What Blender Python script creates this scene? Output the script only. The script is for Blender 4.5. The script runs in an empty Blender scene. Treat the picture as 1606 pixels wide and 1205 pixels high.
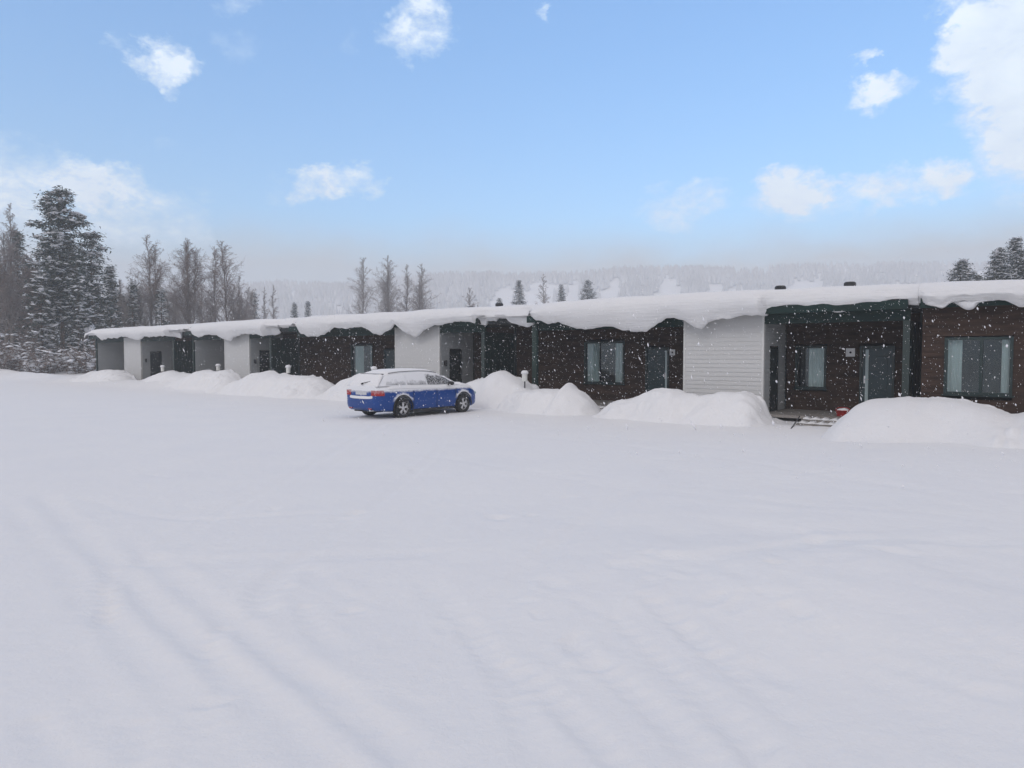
import bpy, bmesh, math, random
import numpy as np
from mathutils import Vector, Matrix, noise as mnoise

random.seed(7)
rng = np.random.default_rng(7)
scene = bpy.context.scene
COL = scene.collection
PI = math.pi

# ---------------------------------------------------------------- camera and measured frame
CAM_H = 1.95
F = 1070.0
PITCH = math.atan(44.5 / 1070.0)

def ray(px, py):
    x = (px - 803) / F
    y = -(py - 602.5) / F
    c, s = math.cos(PITCH), math.sin(PITCH)
    return Vector((x, c + y * s, -s + y * c))

FP0 = Vector((7.9, 21.4, 0.0))                 # a corner of the terrace, world metres
FA = math.radians(-38.2)                       # its direction on the ground
FS = Vector((math.cos(FA), math.sin(FA), 0))   # along the facade, to the right
FD = Vector((-math.sin(FA), math.cos(FA), 0))  # into the house

def W(s, d, z=0.0):
    return FP0 + FS * s + FD * d + Vector((0, 0, z))

def on_facade(px, py, d):
    """survey a point of the photo onto the vertical plane d metres behind the facade -> (s, z)"""
    r = ray(px, py)
    o = Vector((0, 0, CAM_H))
    t = (FP0 + FD * d - o).dot(FD) / r.dot(FD)
    p = o + r * t
    return ((p - FP0).dot(FS), p.z)

def on_ground(px, py, z=0.0):
    r = ray(px, py)
    t = (z - CAM_H) / r.z
    return (r.x * t, r.y * t)

# ---------------------------------------------------------------- node helpers
def new_mat(name):
    m = bpy.data.materials.new(name)
    m.use_nodes = True
    nt = m.node_tree
    b = nt.nodes['Principled BSDF']
    return m, nt, b

def nd(nt, t, **kw):
    n = nt.nodes.new(t)
    for k, v in kw.items():
        setattr(n, k, v)
    return n

def noise_node(nt, scale, detail=4, rough=0.55, coord='Object', stretch=None):
    tc = nd(nt, 'ShaderNodeTexCoord')
    n = nd(nt, 'ShaderNodeTexNoise')
    n.inputs['Scale'].default_value = scale
    n.inputs['Detail'].default_value = detail
    n.inputs['Roughness'].default_value = rough
    src = tc.outputs[coord]
    if stretch:
        mp = nd(nt, 'ShaderNodeMapping')
        mp.inputs['Scale'].default_value = stretch
        nt.links.new(src, mp.inputs['Vector'])
        src = mp.outputs['Vector']
    nt.links.new(src, n.inputs['Vector'])
    return n.outputs['Fac']

def ramp(nt, src, stops):
    r = nd(nt, 'ShaderNodeValToRGB')
    cr = r.color_ramp
    cr.elements[0].position, cr.elements[0].color = stops[0][0], (*stops[0][1], 1)
    cr.elements[1].position, cr.elements[1].color = stops[-1][0], (*stops[-1][1], 1)
    for p, c in stops[1:-1]:
        e = cr.elements.new(p)
        e.color = (*c, 1)
    nt.links.new(src, r.inputs['Fac'])
    return r.outputs['Color']

def bump(nt, b, src, strength, dist):
    n = nd(nt, 'ShaderNodeBump')
    n.inputs['Strength'].default_value = strength
    n.inputs['Distance'].default_value = dist
    nt.links.new(src, n.inputs['Height'])
    nt.links.new(n.outputs['Normal'], b.inputs['Normal'])

def math_node(nt, op, a, b=None, clamp=False):
    n = nd(nt, 'ShaderNodeMath', operation=op)
    n.use_clamp = clamp
    for i, v in enumerate((a, b)):
        if v is None:
            continue
        if isinstance(v, (int, float)):
            n.inputs[i].default_value = v
        else:
            nt.links.new(v, n.inputs[i])
    return n.outputs[0]

def simple(name, col, rough=0.6, var=0.15, scale=3.0, bmp=0.0, bscale=40.0, metal=0.0, stretch=None, spec=0.5):
    m, nt, b = new_mat(name)
    lo = tuple(c * (1 - var) for c in col)
    hi = tuple(min(1, c * (1 + var)) for c in col)
    nf = noise_node(nt, scale, 5, 0.6, stretch=stretch)
    c = ramp(nt, nf, [(0.3, lo), (0.7, hi)])
    nt.links.new(c, b.inputs['Base Color'])
    b.inputs['Roughness'].default_value = rough
    b.inputs['Metallic'].default_value = metal
    b.inputs['Specular IOR Level'].default_value = spec
    if bmp:
        bump(nt, b, noise_node(nt, bscale, 4, 0.6, stretch=stretch), bmp, 0.01)
    return m

M = {}
def snow_material(name, base=0.80, grain=0.35, lump=0.0, lumpscale=1.2):
    m, nt, b = new_mat(name)
    a = noise_node(nt, 0.7, 5, 0.6)
    c = ramp(nt, a, [(0.3, (base * .965, base * .97, base * .985)), (0.7, (base, base, base))])
    nt.links.new(c, b.inputs['Base Color'])
    b.inputs['Roughness'].default_value = 0.75
    b.inputs['Specular IOR Level'].default_value = 0.2
    g = noise_node(nt, 60, 3, 0.6)
    g2 = noise_node(nt, lumpscale * 4, 6, 0.62)
    h = math_node(nt, 'ADD', math_node(nt, 'MULTIPLY', g, 0.25), math_node(nt, 'MULTIPLY', g2, 1.6 + lump))
    bump(nt, b, h, grain, 0.02)
    return m
M['snow'] = snow_material('snow_surface')
M['snow_ground'] = snow_material('trampled_snow', 0.80, 0.45, 0.8, 1.0)
M['snow_pile'] = snow_material('ploughed_snow', 0.80, 0.6, 0.6, 1.0)
M['snow_tree'] = simple('snow_on_branches', (0.72, 0.73, 0.76), 0.8, 0.06)
M['snow_roof'] = snow_material('layered_roof_snow')
_nt = M['snow_roof'].node_tree; _b = _nt.nodes['Principled BSDF']
_l = math_node(_nt, 'ADD', math_node(_nt, 'MULTIPLY', noise_node(_nt, 1.0, 6, .65, stretch=(.9, 3, 16)), 1.0), math_node(_nt, 'MULTIPLY', noise_node(_nt, 5.0, 5, .65), .5))
bump(_nt, _b, _l, .8, .06)
M['flake'] = simple('snowflake', (0.9, 0.9, 0.92), 0.6, 0.02)

def siding_mat(name, col, rough=0.6, var=0.12, board=0.14):
    """painted boards: the colour wanders from board to board and along the grain"""
    m, nt, b = new_mat(name)
    g = noise_node(nt, 1.0, 6, 0.65, stretch=(1.2, 1.2, 1.0 / board))
    c = ramp(nt, g, [(0.28, tuple(x * (1 - var) for x in col)), (0.72, tuple(min(1, x * (1 + var)) for x in col))])
    nt.links.new(c, b.inputs['Base Color'])
    b.inputs['Roughness'].default_value = rough
    b.inputs['Specular IOR Level'].default_value = 0.3
    bump(nt, b, noise_node(nt, 8, 5, 0.7, stretch=(1, 1, 9)), 0.25, 0.004)
    return m
M['white'] = siding_mat('white_painted_boards', (0.60, 0.60, 0.59), 0.55, 0.03)
M['grey'] = siding_mat('grey_painted_boards', (0.47, 0.49, 0.49), 0.6, 0.05)
M['brown'] = siding_mat('brown_stained_boards', (0.052, 0.031, 0.022), 0.85, 0.5)
M['green'] = siding_mat('dark_green_boards', (0.004, 0.022, 0.0185), 0.6, 0.3)
M['green_trim'] = simple('green_trim', (0.009, 0.032, 0.025), 0.5, 0.15)
M['greygreen'] = simple('grey_green_trim', (0.028, 0.045, 0.042), 0.6, 0.1)
M['white_trim'] = simple('white_trim', (0.64, 0.64, 0.62), 0.5, 0.03)
M['frame'] = simple('window_frame_green', (0.010, 0.028, 0.027), 0.45, 0.1)
M['door'] = simple('door_paint_teal', (0.009, 0.036, 0.043), 0.35, 0.15)
M['door_dark'] = simple('door_paint_dark', (0.008, 0.017, 0.017), 0.45, 0.15)
M['curtain'] = simple('curtain_cloth', (0.62, 0.70, 0.69), 0.85, 0.06, 2, stretch=(30, 30, 0.5))
M['room'] = simple('dim_room', (0.05, 0.06, 0.065), 0.9, 0.4, 1.5)
M['frost'] = simple('pale_strip_tone', (0.45, 0.55, 0.56), 0.5, 0.05)
M['wood'] = simple('weathered_deck_boards', (0.26, 0.24, 0.22), 0.8, 0.3, 2.0, 0.4, stretch=(1, 12, 1))
M['concrete'] = simple('plinth_concrete', (0.3, 0.3, 0.3), 0.85, 0.1)
M['roof'] = simple('roof_felt', (0.03, 0.035, 0.037), 0.8, 0.15)
M['black'] = simple('black_metal', (0.015, 0.016, 0.018), 0.5, 0.1)
M['steel'] = simple('handle_steel', (0.6, 0.6, 0.6), 0.3, 0.05, metal=0.9)
M['sign'] = simple('white_enamel', (0.75, 0.75, 0.75), 0.4, 0.02)
M['ink'] = simple('sign_ink', (0.04, 0.04, 0.05), 0.6, 0.02)
M['lamp'] = simple('lamp_opal', (0.72, 0.72, 0.68), 0.35, 0.03)
M['post'] = simple('lamp_post_grey', (0.09, 0.09, 0.095), 0.45, 0.1)
M['red'] = simple('red_plastic', (0.34, 0.015, 0.013), 0.4, 0.15)
M['bark'] = simple('birch_bark', (0.20, 0.185, 0.17), 0.85, 0.35, 2.0, 0.3, stretch=(1, 1, 4))
M['twig'] = simple('bare_twigs', (0.20, 0.15, 0.13), 0.9, 0.25)
M['twig_frost'] = simple('frosted_twigs', (0.28, 0.245, 0.235), 0.9, 0.2)
M['pine_bark'] = simple('pine_bark', (0.10, 0.065, 0.045), 0.9, 0.3, 2.0)
M['needle'] = simple('pine_needles', (0.028, 0.045, 0.036), 0.8, 0.35, 1.0)
M['needle2'] = simple('spruce_needles', (0.035, 0.052, 0.042), 0.8, 0.35, 1.0)
M['hillwood'] = simple('haze_toned_spruce', (0.60, 0.61, 0.63), 0.9, 0.15, 0.03)  # snowy tone, whitened further in place of thicker haze
M['tyre'] = simple('tyre_rubber', (0.018, 0.018, 0.02), 0.8, 0.1, 3, 0.3)
M['rim'] = simple('alloy_rim', (0.62, 0.62, 0.63), 0.35, 0.05, metal=0.6)
M['plastic'] = simple('dark_plastic', (0.02, 0.02, 0.022), 0.6, 0.1)
M['plate'] = simple('plate_white', (0.55, 0.56, 0.58), 0.5, 0.12, 25)
M['chrome'] = simple('chrome', (0.7, 0.7, 0.7), 0.15, 0.02, metal=1.0)

# window glass
m, nt, b = new_mat('window_glass')
gl = nd(nt, 'ShaderNodeBsdfGlossy'); gl.inputs['Roughness'].default_value = 0.03
gl.inputs['Color'].default_value = (0.8, 0.9, 0.9, 1)
tr = nd(nt, 'ShaderNodeBsdfTransparent'); tr.inputs['Color'].default_value = (0.84, 0.90, 0.90, 1)
fr = nd(nt, 'ShaderNodeFresnel'); fr.inputs['IOR'].default_value = 1.5
mx = nd(nt, 'ShaderNodeMixShader')
nt.links.new(math_node(nt, 'ADD', fr.outputs[0], 0.05), mx.inputs[0]); nt.links.new(tr.outputs[0], mx.inputs[1]); nt.links.new(gl.outputs[0], mx.inputs[2])
nt.links.new(mx.outputs[0], nt.nodes['Material Output'].inputs['Surface'])
M['glass'] = m

# car paint, snow lying on it above the shoulder line and round the rear arch
def snowy(name, col, rough, metal, line, soft, specks=0.66, arch=True, wide=0.0):
    m, nt, b = new_mat(name)
    tc = nd(nt, 'ShaderNodeTexCoord')
    sx = nd(nt, 'ShaderNodeSeparateXYZ'); nt.links.new(tc.outputs['Object'], sx.inputs[0])
    n1 = noise_node(nt, 7, 5, 0.65)
    n2 = noise_node(nt, 38, 3, 0.6)
    z = math_node(nt, 'ADD', sx.outputs[2], math_node(nt, 'MULTIPLY', math_node(nt, 'SUBTRACT', n1, 0.5), wide + 0.12))
    z = math_node(nt, 'ADD', z, math_node(nt, 'MULTIPLY', math_node(nt, 'SUBTRACT', n2, 0.5), 0.06))
    a = math_node(nt, 'MULTIPLY', math_node(nt, 'SUBTRACT', z, line), 1.0 / soft, True)
    if arch:
        out = a
        for cx in (0.0, 2.68):
            dx = math_node(nt, 'SUBTRACT', sx.outputs[0], cx)
            dz = math_node(nt, 'SUBTRACT', sx.outputs[2], 0.32)
            r = math_node(nt, 'SQRT', math_node(nt, 'ADD', math_node(nt, 'MULTIPLY', dx, dx), math_node(nt, 'MULTIPLY', dz, dz)))
            r = math_node(nt, 'ADD', r, math_node(nt, 'MULTIPLY', math_node(nt, 'SUBTRACT', n1, 0.5), 0.25))
            ring = math_node(nt, 'MULTIPLY', math_node(nt, 'SUBTRACT', 0.50, r), 16, True)
            ring = math_node(nt, 'MULTIPLY', ring, math_node(nt, 'MULTIPLY', math_node(nt, 'SUBTRACT', sx.outputs[2], 0.50), 8, True))
            ring = math_node(nt, 'MULTIPLY', ring, 0.9)
            out = math_node(nt, 'MAXIMUM', out, ring)
        a = out
    sp = math_node(nt, 'MULTIPLY', math_node(nt, 'SUBTRACT', n2, specks), 14, True)
    a = math_node(nt, 'MAXIMUM', a, math_node(nt, 'MULTIPLY', sp, 0.7))
    # dusting on everything that faces up
    gm = nd(nt, 'ShaderNodeNewGeometry')
    sn = nd(nt, 'ShaderNodeSeparateXYZ'); nt.links.new(gm.outputs['Normal'], sn.inputs[0])
    up = math_node(nt, 'MULTIPLY', math_node(nt, 'SUBTRACT', math_node(nt, 'ADD', sn.outputs[2], math_node(nt, 'MULTIPLY', n1, 0.4)), 0.75), 5, True)
    a = math_node(nt, 'MAXIMUM', a, up)
    mixc = nd(nt, 'ShaderNodeMix', data_type='RGBA')
    mixc.inputs['A'].default_value = (*col, 1)
    mixc.inputs['B'].default_value = (0.78, 0.79, 0.81, 1)
    nt.links.new(a, mixc.inputs['Factor'])
    nt.links.new(mixc.outputs['Result'], b.inputs['Base Color'])
    nt.links.new(math_node(nt, 'ADD', math_node(nt, 'MULTIPLY', a, 0.8 - rough), rough), b.inputs['Roughness'])
    nt.links.new(math_node(nt, 'MULTIPLY', math_node(nt, 'SUBTRACT', 1.0, a), metal), b.inputs['Metallic'])
    bump(nt, b, math_node(nt, 'MULTIPLY', a, math_node(nt, 'ADD', n2, 0.8)), 0.5, 0.012)
    return m
M['paint'] = snowy('blue_car_paint', (0.0005, 0.048, 0.245), 0.30, 0.1, 0.80, 0.07, 0.76)
M['carglass'] = snowy('snowed_car_glass', (0.03, 0.035, 0.04), 0.1, 0.0, 0.93, 0.25, 0.5, False, 0.25)
M['clearglass'] = snowy('half_cleared_car_glass', (0.03, 0.035, 0.04), 0.1, 0.0, 1.24, 0.12, 0.5, False, 0.35)
M['taillight'] = snowy('red_tail_light', (0.34, 0.016, 0.016), 0.2, 0.0, 0.80, 0.30, 0.72, False, 0.35)

# ---------------------------------------------------------------- object helpers
def tag(o, label=None, cat=None, group=None, kind=None):
    if label: o['label'] = label
    if cat: o['category'] = cat
    if group: o['group'] = group
    if kind: o['kind'] = kind
    return o

def empty(name, loc, rz=0.0, label=None, cat=None, group=None):
    o = bpy.data.objects.new(name, None)
    COL.objects.link(o)
    o.empty_display_size = 0.2
    o.location = loc
    o.rotation_euler = (0, 0, rz)
    return tag(o, label, cat, group)

class MB:
    def __init__(self):
        self.v = []; self.f = []
    def add(self, vs, fs):
        n = len(self.v)
        self.v += [tuple(p) for p in vs]
        self.f += [tuple(i + n for i in f) for f in fs]
        return self
    def box(self, a, b):
        (x0, y0, z0), (x1, y1, z1) = a, b
        return self.add([(x0, y0, z0), (x1, y0, z0), (x1, y1, z0), (x0, y1, z0), (x0, y0, z1), (x1, y0, z1), (x1, y1, z1), (x0, y1, z1)],
                        [(0, 3, 2, 1), (4, 5, 6, 7), (0, 1, 5, 4), (1, 2, 6, 5), (2, 3, 7, 6), (3, 0, 4, 7)])
    def tube(self, p, q, r0, r1=None, n=8, caps=True):
        r1 = r0 if r1 is None else r1
        p, q = Vector(p), Vector(q)
        ax = (q - p).normalized()
        t = Vector((0, 0, 1)) if abs(ax.z) < 0.9 else Vector((1, 0, 0))
        u = ax.cross(t).normalized(); w = ax.cross(u)
        vs = []
        for c, r in ((p, r0), (q, r1)):
            for k in range(n):
                a = 2 * PI * k / n
                vs.append(c + u * (math.cos(a) * r) + w * (math.sin(a) * r))
        fs = [(k, (k + 1) % n, n + (k + 1) % n, n + k) for k in range(n)]
        if caps:
            fs += [tuple(range(n - 1, -1, -1)), tuple(range(n, 2 * n))]
        return self.add(vs, fs)
    def lathe(self, prof, c=(0, 0, 0), n=20):
        vs = []
        for r, z in prof:
            for k in range(n):
                a = 2 * PI * k / n
                vs.append((c[0] + r * math.cos(a), c[1] + r * math.sin(a), c[2] + z))
        fs = []
        for i in range(len(prof) - 1):
            for k in range(n):
                fs.append((i * n + k, i * n + (k + 1) % n, (i + 1) * n + (k + 1) % n, (i + 1) * n + k))
        return self.add(vs, fs)
    def build(self, name, mat, parent=None, smooth=False, bevel=0.0):
        me = bpy.data.meshes.new(name)
        me.from_pydata(self.v, [], self.f)
        me.materials.append(mat)
        if smooth:
            me.shade_smooth()
        me.update()
        o = bpy.data.objects.new(name, me)
        COL.objects.link(o)
        if parent: o.parent = parent
        if bevel:
            bv = o.modifiers.new('bevel', 'BEVEL'); bv.width = bevel; bv.segments = 2; bv.limit_method = 'ANGLE'
        return o

def np_mesh(name, verts, faces, mat, parent=None, smooth=False):
    """verts (n,3), faces (m,k) arrays of one polygon size"""
    me = bpy.data.meshes.new(name)
    n, k = faces.shape
    me.vertices.add(len(verts)); me.vertices.foreach_set('co', np.ascontiguousarray(verts, dtype=np.float32).ravel())
    me.loops.add(n * k); me.loops.foreach_set('vertex_index', np.ascontiguousarray(faces, dtype=np.int32).ravel())
    me.polygons.add(n)
    me.polygons.foreach_set('loop_start', np.arange(0, n * k, k, dtype=np.int32))
    try:
        me.polygons.foreach_set('loop_total', np.full(n, k, dtype=np.int32))
    except Exception:
        pass
    me.update(calc_edges=True)
    if smooth: me.shade_smooth()
    me.materials.append(mat)
    o = bpy.data.objects.new(name, me)
    COL.objects.link(o)
    if parent: o.parent = parent
    return o

def grid_faces(nu, nv):
    i = np.arange((nu - 1))[:, None] * nv + np.arange(nv - 1)[None, :]
    i = i.ravel()
    return np.stack([i, i + nv, i + nv + 1, i + 1], 1)

_T = rng.random((256, 256))
def vnoise(x, y, seed=0):
    x = x + seed * 17.31; y = y + seed * 9.77
    xi = np.floor(x).astype(int); yi = np.floor(y).astype(int)
    fx = x - xi; fy = y - yi
    fx = fx * fx * fx * (fx * (fx * 6 - 15) + 10); fy = fy * fy * fy * (fy * (fy * 6 - 15) + 10)
    g = lambda a, b: _T[a & 255, b & 255]
    return (g(xi, yi) * (1 - fx) * (1 - fy) + g(xi + 1, yi) * fx * (1 - fy) + g(xi, yi + 1) * (1 - fx) * fy + g(xi + 1, yi + 1) * fx * fy) * 2 - 1

def fbm(x, y, sc, oct=4, seed=0):
    s = 0; a = 1.0; t = 0
    for o in range(oct):
        s = s + a * vnoise(x / sc, y / sc, seed + o * 3); t += a
        a *= 0.5; sc *= 0.5
    return s / t

# ================================================================= GROUND
def axis(n, L, c, dmin):
    b = 1.0
    for _ in range(60):
        a = dmin * (n / 2) / b
        if a * math.sinh(b) < L: b += 0.15
    a = L / math.sinh(b)
    return c + a * np.sinh(b * np.linspace(-1, 1, n))
gx = axis(900, 1150, 0.0, 0.030)
gy = axis(900, 1150, 4.5, 0.028)
GX, GY = np.meshgrid(gx, gy, indexing='ij')

def facade_sd(x, y):
    rx, ry = x - FP0.x, y - FP0.y
    return rx * FS.x + ry * FS.y, rx * FD.x + ry * FD.y

def ground_base(x, y):
    r = np.sqrt(x * x + y * y)
    h = fbm(x, y, 6.0, 4, 1) * 0.035 + fbm(x, y, 1.5, 4, 5) * 0.013
    s, d = facade_sd(x, y)
    # drifted snow against the terrace, none inside it
    near = np.exp(-((d + 0.9) / 0.9) ** 2) * (s < 12) * (s > -54)
    h = h + near * 0.10 * (0.6 + 0.6 * vnoise(s / 2.3, d * 0, 9))
    for (sa_, sb_) in ((0.6, 3.6), (-7.4, -5.0)):         # cleared snow before the entrance steps
        h = h - 0.16 * np.exp(-((d + 0.95) / 0.75) ** 4) * np.clip((s - sa_) * 3, 0, 1) * np.clip((sb_ - s) * 3, 0, 1)
    h = h + (0.34 + .16 * vnoise(s / 1.9, d / 1.5, 44)) * np.exp(-((d + 2.2) / 1.3) ** 2) * np.clip((-26.5 - s) / 2, 0, 1) * np.clip((s + 75) / 6, 0, 1)
    inside = (d > -0.3) & (d < 9.3) & (s > -51.2) & (s < 20)
    h = np.where(inside, -0.05, h)
    # long soft drifts at the right, towards the viewer
    k = np.exp(-(((x - 3.3) / 2.6) ** 2 + ((y - 6.0) / 3.4) ** 2))
    h = h + k * (0.10 + 0.13 * fbm(x * 0.8 + y * 0.35, y * 0.75, 1.6, 3, 21))
    k = np.exp(-(((x - 9) / 3.5) ** 2 + ((y - 11) / 4.5) ** 2))
    h = h + 0.18 * k
    # far bank in front of the wood
    h = h + 0.55 * np.clip((y - 52) / 14, 0, 1) * np.clip((-x - 10) / 20, 0, 1) * (1 + 0.5 * vnoise(x / 6, y / 6, 3))
    h = h + 0.30 * np.clip((-d - 26) / 14, 0, 1) * (y > -5)* 0
    return h

H = ground_base(GX, GY)

def smooth_poly(pts, step=0.12):
    P = [Vector((p[0], p[1], 0)) for p in pts]
    out = []
    for i in range(len(P) - 1):
        p0 = P[max(i - 1, 0)]; p1 = P[i]; p2 = P[i + 1]; p3 = P[min(i + 2, len(P) - 1)]
        n = max(2, int((p2 - p1).length / step))
        for k in range(n):
            t = k / n
            out.append(0.5 * ((2 * p1) + (-p0 + p2) * t + (2 * p0 - 5 * p1 + 4 * p2 - p3) * t * t + (-p0 + 3 * p1 - 3 * p2 + p3) * t ** 3))
    out.append(P[-1])
    return np.array([(p.x, p.y) for p in out])

def carve(pts_px, width, depth, seed, berm=0.28, world=False, fade=True):
    """a rut pressed in the snow along a line, with low banks beside it"""
    global H
    pts = pts_px if world else [on_ground(*p) for p in pts_px]
    L = smooth_poly(pts)
    x0, y0 = L.min(0) - 4 * width; x1, y1 = L.max(0) + 4 * width
    ix = np.where((gx > x0) & (gx < x1))[0]; iy = np.where((gy > y0) & (gy < y1))[0]
    if len(ix) == 0 or len(iy) == 0: return
    sub = np.ix_(ix, iy)
    X = GX[sub].ravel(); Y = GY[sub].ravel()
    best = np.full(X.shape, 1e9); tt = np.zeros(X.shape)
    for i in range(0, len(L)):
        dd = (X - L[i, 0]) ** 2 + (Y - L[i, 1]) ** 2
        mk = dd < best
        best[mk] = dd[mk]; tt[mk] = i / len(L)
    dist = np.sqrt(best)
    wv = 0.85 * width * (1 + 0.25 * vnoise(X * 0.7, Y * 0.7, seed))
    am = 0.65 + 0.5 * vnoise(X * 0.45, Y * 0.45, seed + 4)
    am = np.clip(am, 0.05, 1.2)
    if fade: am = am * np.clip(tt * 8, 0, 1) * np.clip((1 - tt) * 8, 0, 1)
    prof = -np.exp(-(dist / wv) ** 4) + berm * np.exp(-((dist - 1.7 * wv) / (0.7 * wv)) ** 2)
    H[sub] += (prof * depth * 0.50 * am).reshape(len(ix), len(iy))

def dimples(cx, cy, n, sx, sy, r, depth, seed):
    global H
    rr = random.Random(seed)
    for _ in range(n):
        x = cx + rr.gauss(0, sx); y = cy + rr.gauss(0, sy); q = r * rr.uniform(0.6, 1.4); a = rr.uniform(0, PI)
        ix = np.where(abs(gx - x) < 5 * q)[0]; iy = np.where(abs(gy - y) < 5 * q)[0]
        if len(ix) == 0 or len(iy) == 0: continue
        sub = np.ix_(ix, iy)
        X = GX[sub] - x; Y = GY[sub] - y
        u = X * math.cos(a) + Y * math.sin(a); v = -X * math.sin(a) + Y * math.cos(a)
        e = (u / q) ** 2 + (v / (q * 0.55)) ** 2
        H[sub] += 0.28 * depth * rr.uniform(0.4, 1.2) * (-np.exp(-e ** 2) + 0.25 * np.exp(-((np.sqrt(e) - 1.6) / 0.5) ** 2))

# wheel ruts and sledge lines, from the photo's ground
carve([(60, 770), (140, 850), (230, 930), (330, 1030), (520, 1205), (640, 1320)], 0.16, 0.060, 1)
carve([(20, 790), (90, 870), (180, 980), (300, 1110), (420, 1260)], 0.15, 0.045, 2)
carve([(110, 775), (240, 880), (400, 1000), (560, 1120), (760, 1290)], 0.13, 0.045, 3)
carve([(180, 900), (340, 1040), (480, 1150), (640, 1290)], 0.10, 0.03, 4)
carve([(130, 775), (200, 800), (300, 812), (400, 808), (540, 800)], 0.13, 0.055, 5)
carve([(170, 872), (330, 880), (520, 872), (700, 868)], 0.16, 0.045, 6)
carve([(165, 885), (170, 940), (165, 975)], 0.10, 0.05, 7)
carve([(220, 1120), (215, 1180), (205, 1260)], 0.10, 0.05, 8)
carve([(880, 1000), (960, 1060), (1060, 1150), (1160, 1280)], 0.10, 0.060, 9)
carve([(950, 960), (1050, 1050), (1160, 1150), (1260, 1280)], 0.09, 0.055, 10)
carve([(1010, 940), (1120, 1030), (1240, 1130), (1380, 1280)], 0.10, 0.050, 11)
carve([(790, 1030), (880, 1110), (960, 1190), (1020, 1290)], 0.10, 0.055, 12)
carve([(660, 900), (740, 990), (800, 1080), (850, 1200), (880, 1300)], 0.13, 0.035, 13)
carve([(1120, 900), (1260, 980), (1400, 1080), (1560, 1230)], 0.13, 0.040, 14)
carve([(800, 910), (900, 930), (1010, 905), (1150, 890), (1300, 870), (1606, 862)], 0.22, 0.075, 15)
carve([(560, 700), (760, 730), (1000, 770), (1250, 800), (1606, 830)], 0.2, 0.03, 16)
carve([(300, 690), (600, 672), (760, 668), (1000, 690), (1300, 730), (1700, 800)], 0.2, 0.035, 17)
carve([(250, 700), (600, 684), (800, 684), (1040, 708), (1300, 752), (1700, 830)], 0.2, 0.035, 18)
carve([(0, 660), (250, 655), (520, 648), (560, 655)], 0.25, 0.045, 19)
carve([(610, 660), (560, 690), (470, 740), (300, 830), (60, 990), (-100, 1100)], 0.12, 0.03, 20)
carve([(700, 640), (690, 700), (600, 780), (440, 900), (250, 1060), (100, 1205)], 0.12, 0.03, 21)
carve([(1200, 680), (1100, 720), (950, 800), (780, 950), (600, 1205)], 0.14, 0.03, 22)
rr = random.Random(3)
for k in range(26):
    px = rr.uniform(-50, 1650); py = rr.uniform(860, 1240); q = rr.uniform(0.4, 1.0)
    x, y = on_ground(px, py)
    a = rr.gauss(-1.15, 0.25)
    L = rr.uniform(0.5, 1.6)
    carve([(x, y), (x + L * 0.5 * math.cos(a), y + L * 0.5 * math.sin(a)), (x + L * math.cos(a + .1), y + L * math.sin(a + .1))],
          rr.uniform(.06, .14), 0.035 * q, 40 + k, world=True)
for (px, py, n, sx, sy, r, dp) in ((1010, 740, 14, 1.5, 1.2, .16, .06), (1190, 895, 12, .7, .35, .12, .06), (930, 940, 10, .8, .35, .12, .05),
                                    (1380, 880, 10, .8, .4, .15, .06), (640, 742, 2, .1, .1, .18, .09), (765, 812, 3, .25, .12, .16, .07),
                                    (500, 803, 5, .5, .15, .16, .07), (480, 950, 6, .8, .6, .12, .05), (1230, 1010, 8, .6, .4, .14, .05),
                                    (1480, 760, 10, 1.5, .8, .2, .06), (250, 735, 8, 3, 1, .2, .05), (1300, 690, 8, 1.5, .5, .2, .06), (160, 640, 8, 5, 1.5, .35, .08)):
    x, y = on_ground(px, py)
    dimples(x, y, n, sx, sy, r, dp, px)
verts = np.stack([GX.ravel(), GY.ravel(), H.ravel()], 1)
ground = np_mesh('ground', verts, grid_faces(len(gx), len(gy)), M['snow_ground'], smooth=True)
ground['kind'] = 'structure'

def ground_z(x, y):
    i = int(np.clip(np.searchsorted(gx, x), 0, len(gx) - 1)); j = int(np.clip(np.searchsorted(gy, y), 0, len(gy) - 1))
    return float(H[i, j])

# ================================================================= HILLS
HPX = [(-600, 452), (200, 450), (390, 446), (450, 443), (550, 446), (690, 432), (800, 430), (900, 430), (960, 423), (1100, 422), (1200, 425), (1300, 418), (1450, 417), (1606, 416), (2400, 420)]
RIDGE = 750.0
def ridge_h(ux):
    px = 803 + F * ux
    return (558 - np.interp(px, [p[0] for p in HPX], [p[1] for p in HPX])) / F
hy = np.concatenate([np.linspace(260, 800, 70), np.linspace(815, 1120, 20)])
hx = np.linspace(-1120, 1120, 300)
HX, HY = np.meshgrid(hx, hy, indexing='ij')
def hill_z(x, y):
    u = x / np.maximum(y, 1)
    t = np.clip((y - 270) / (RIDGE - 270), 0, 1)
    prof = t * t * (3 - 2 * t)
    back = 1 - 0.7 * np.clip((y - RIDGE) / 400, 0, 1) ** 1.5
    top = ridge_h(np.clip(u, -1.3, 1.3)) * RIDGE + CAM_H - 9
    return -1.0 + top * prof * back + fbm(x, y, 150, 3, 31) * 4.0 * prof
hills = np_mesh('hills', np.stack([HX.ravel(), HY.ravel(), hill_z(HX, HY).ravel()], 1), grid_faces(len(hx), len(hy)), M['snow'], smooth=True)
hills['kind'] = 'structure'
RUNS = [(792, 14, 446, 480), (845, 17, 438, 462), (862, 10, 440, 450), (902, 8, 436, 448), (965, 9, 431, 470), (1050, 16, 432, 470), (1122, 13, 440, 470), (1150, 6, 443, 470), (1262, 30, 436, 455)]
def in_run(px, py):
    for c, w, y0, y1 in RUNS:
        if py > y0 - 2 and abs(px - (c - (py - y0) * 0.25)) < w * (0.7 + 0.02 * (py - y0)): return True
    return False
N = 26000
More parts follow.
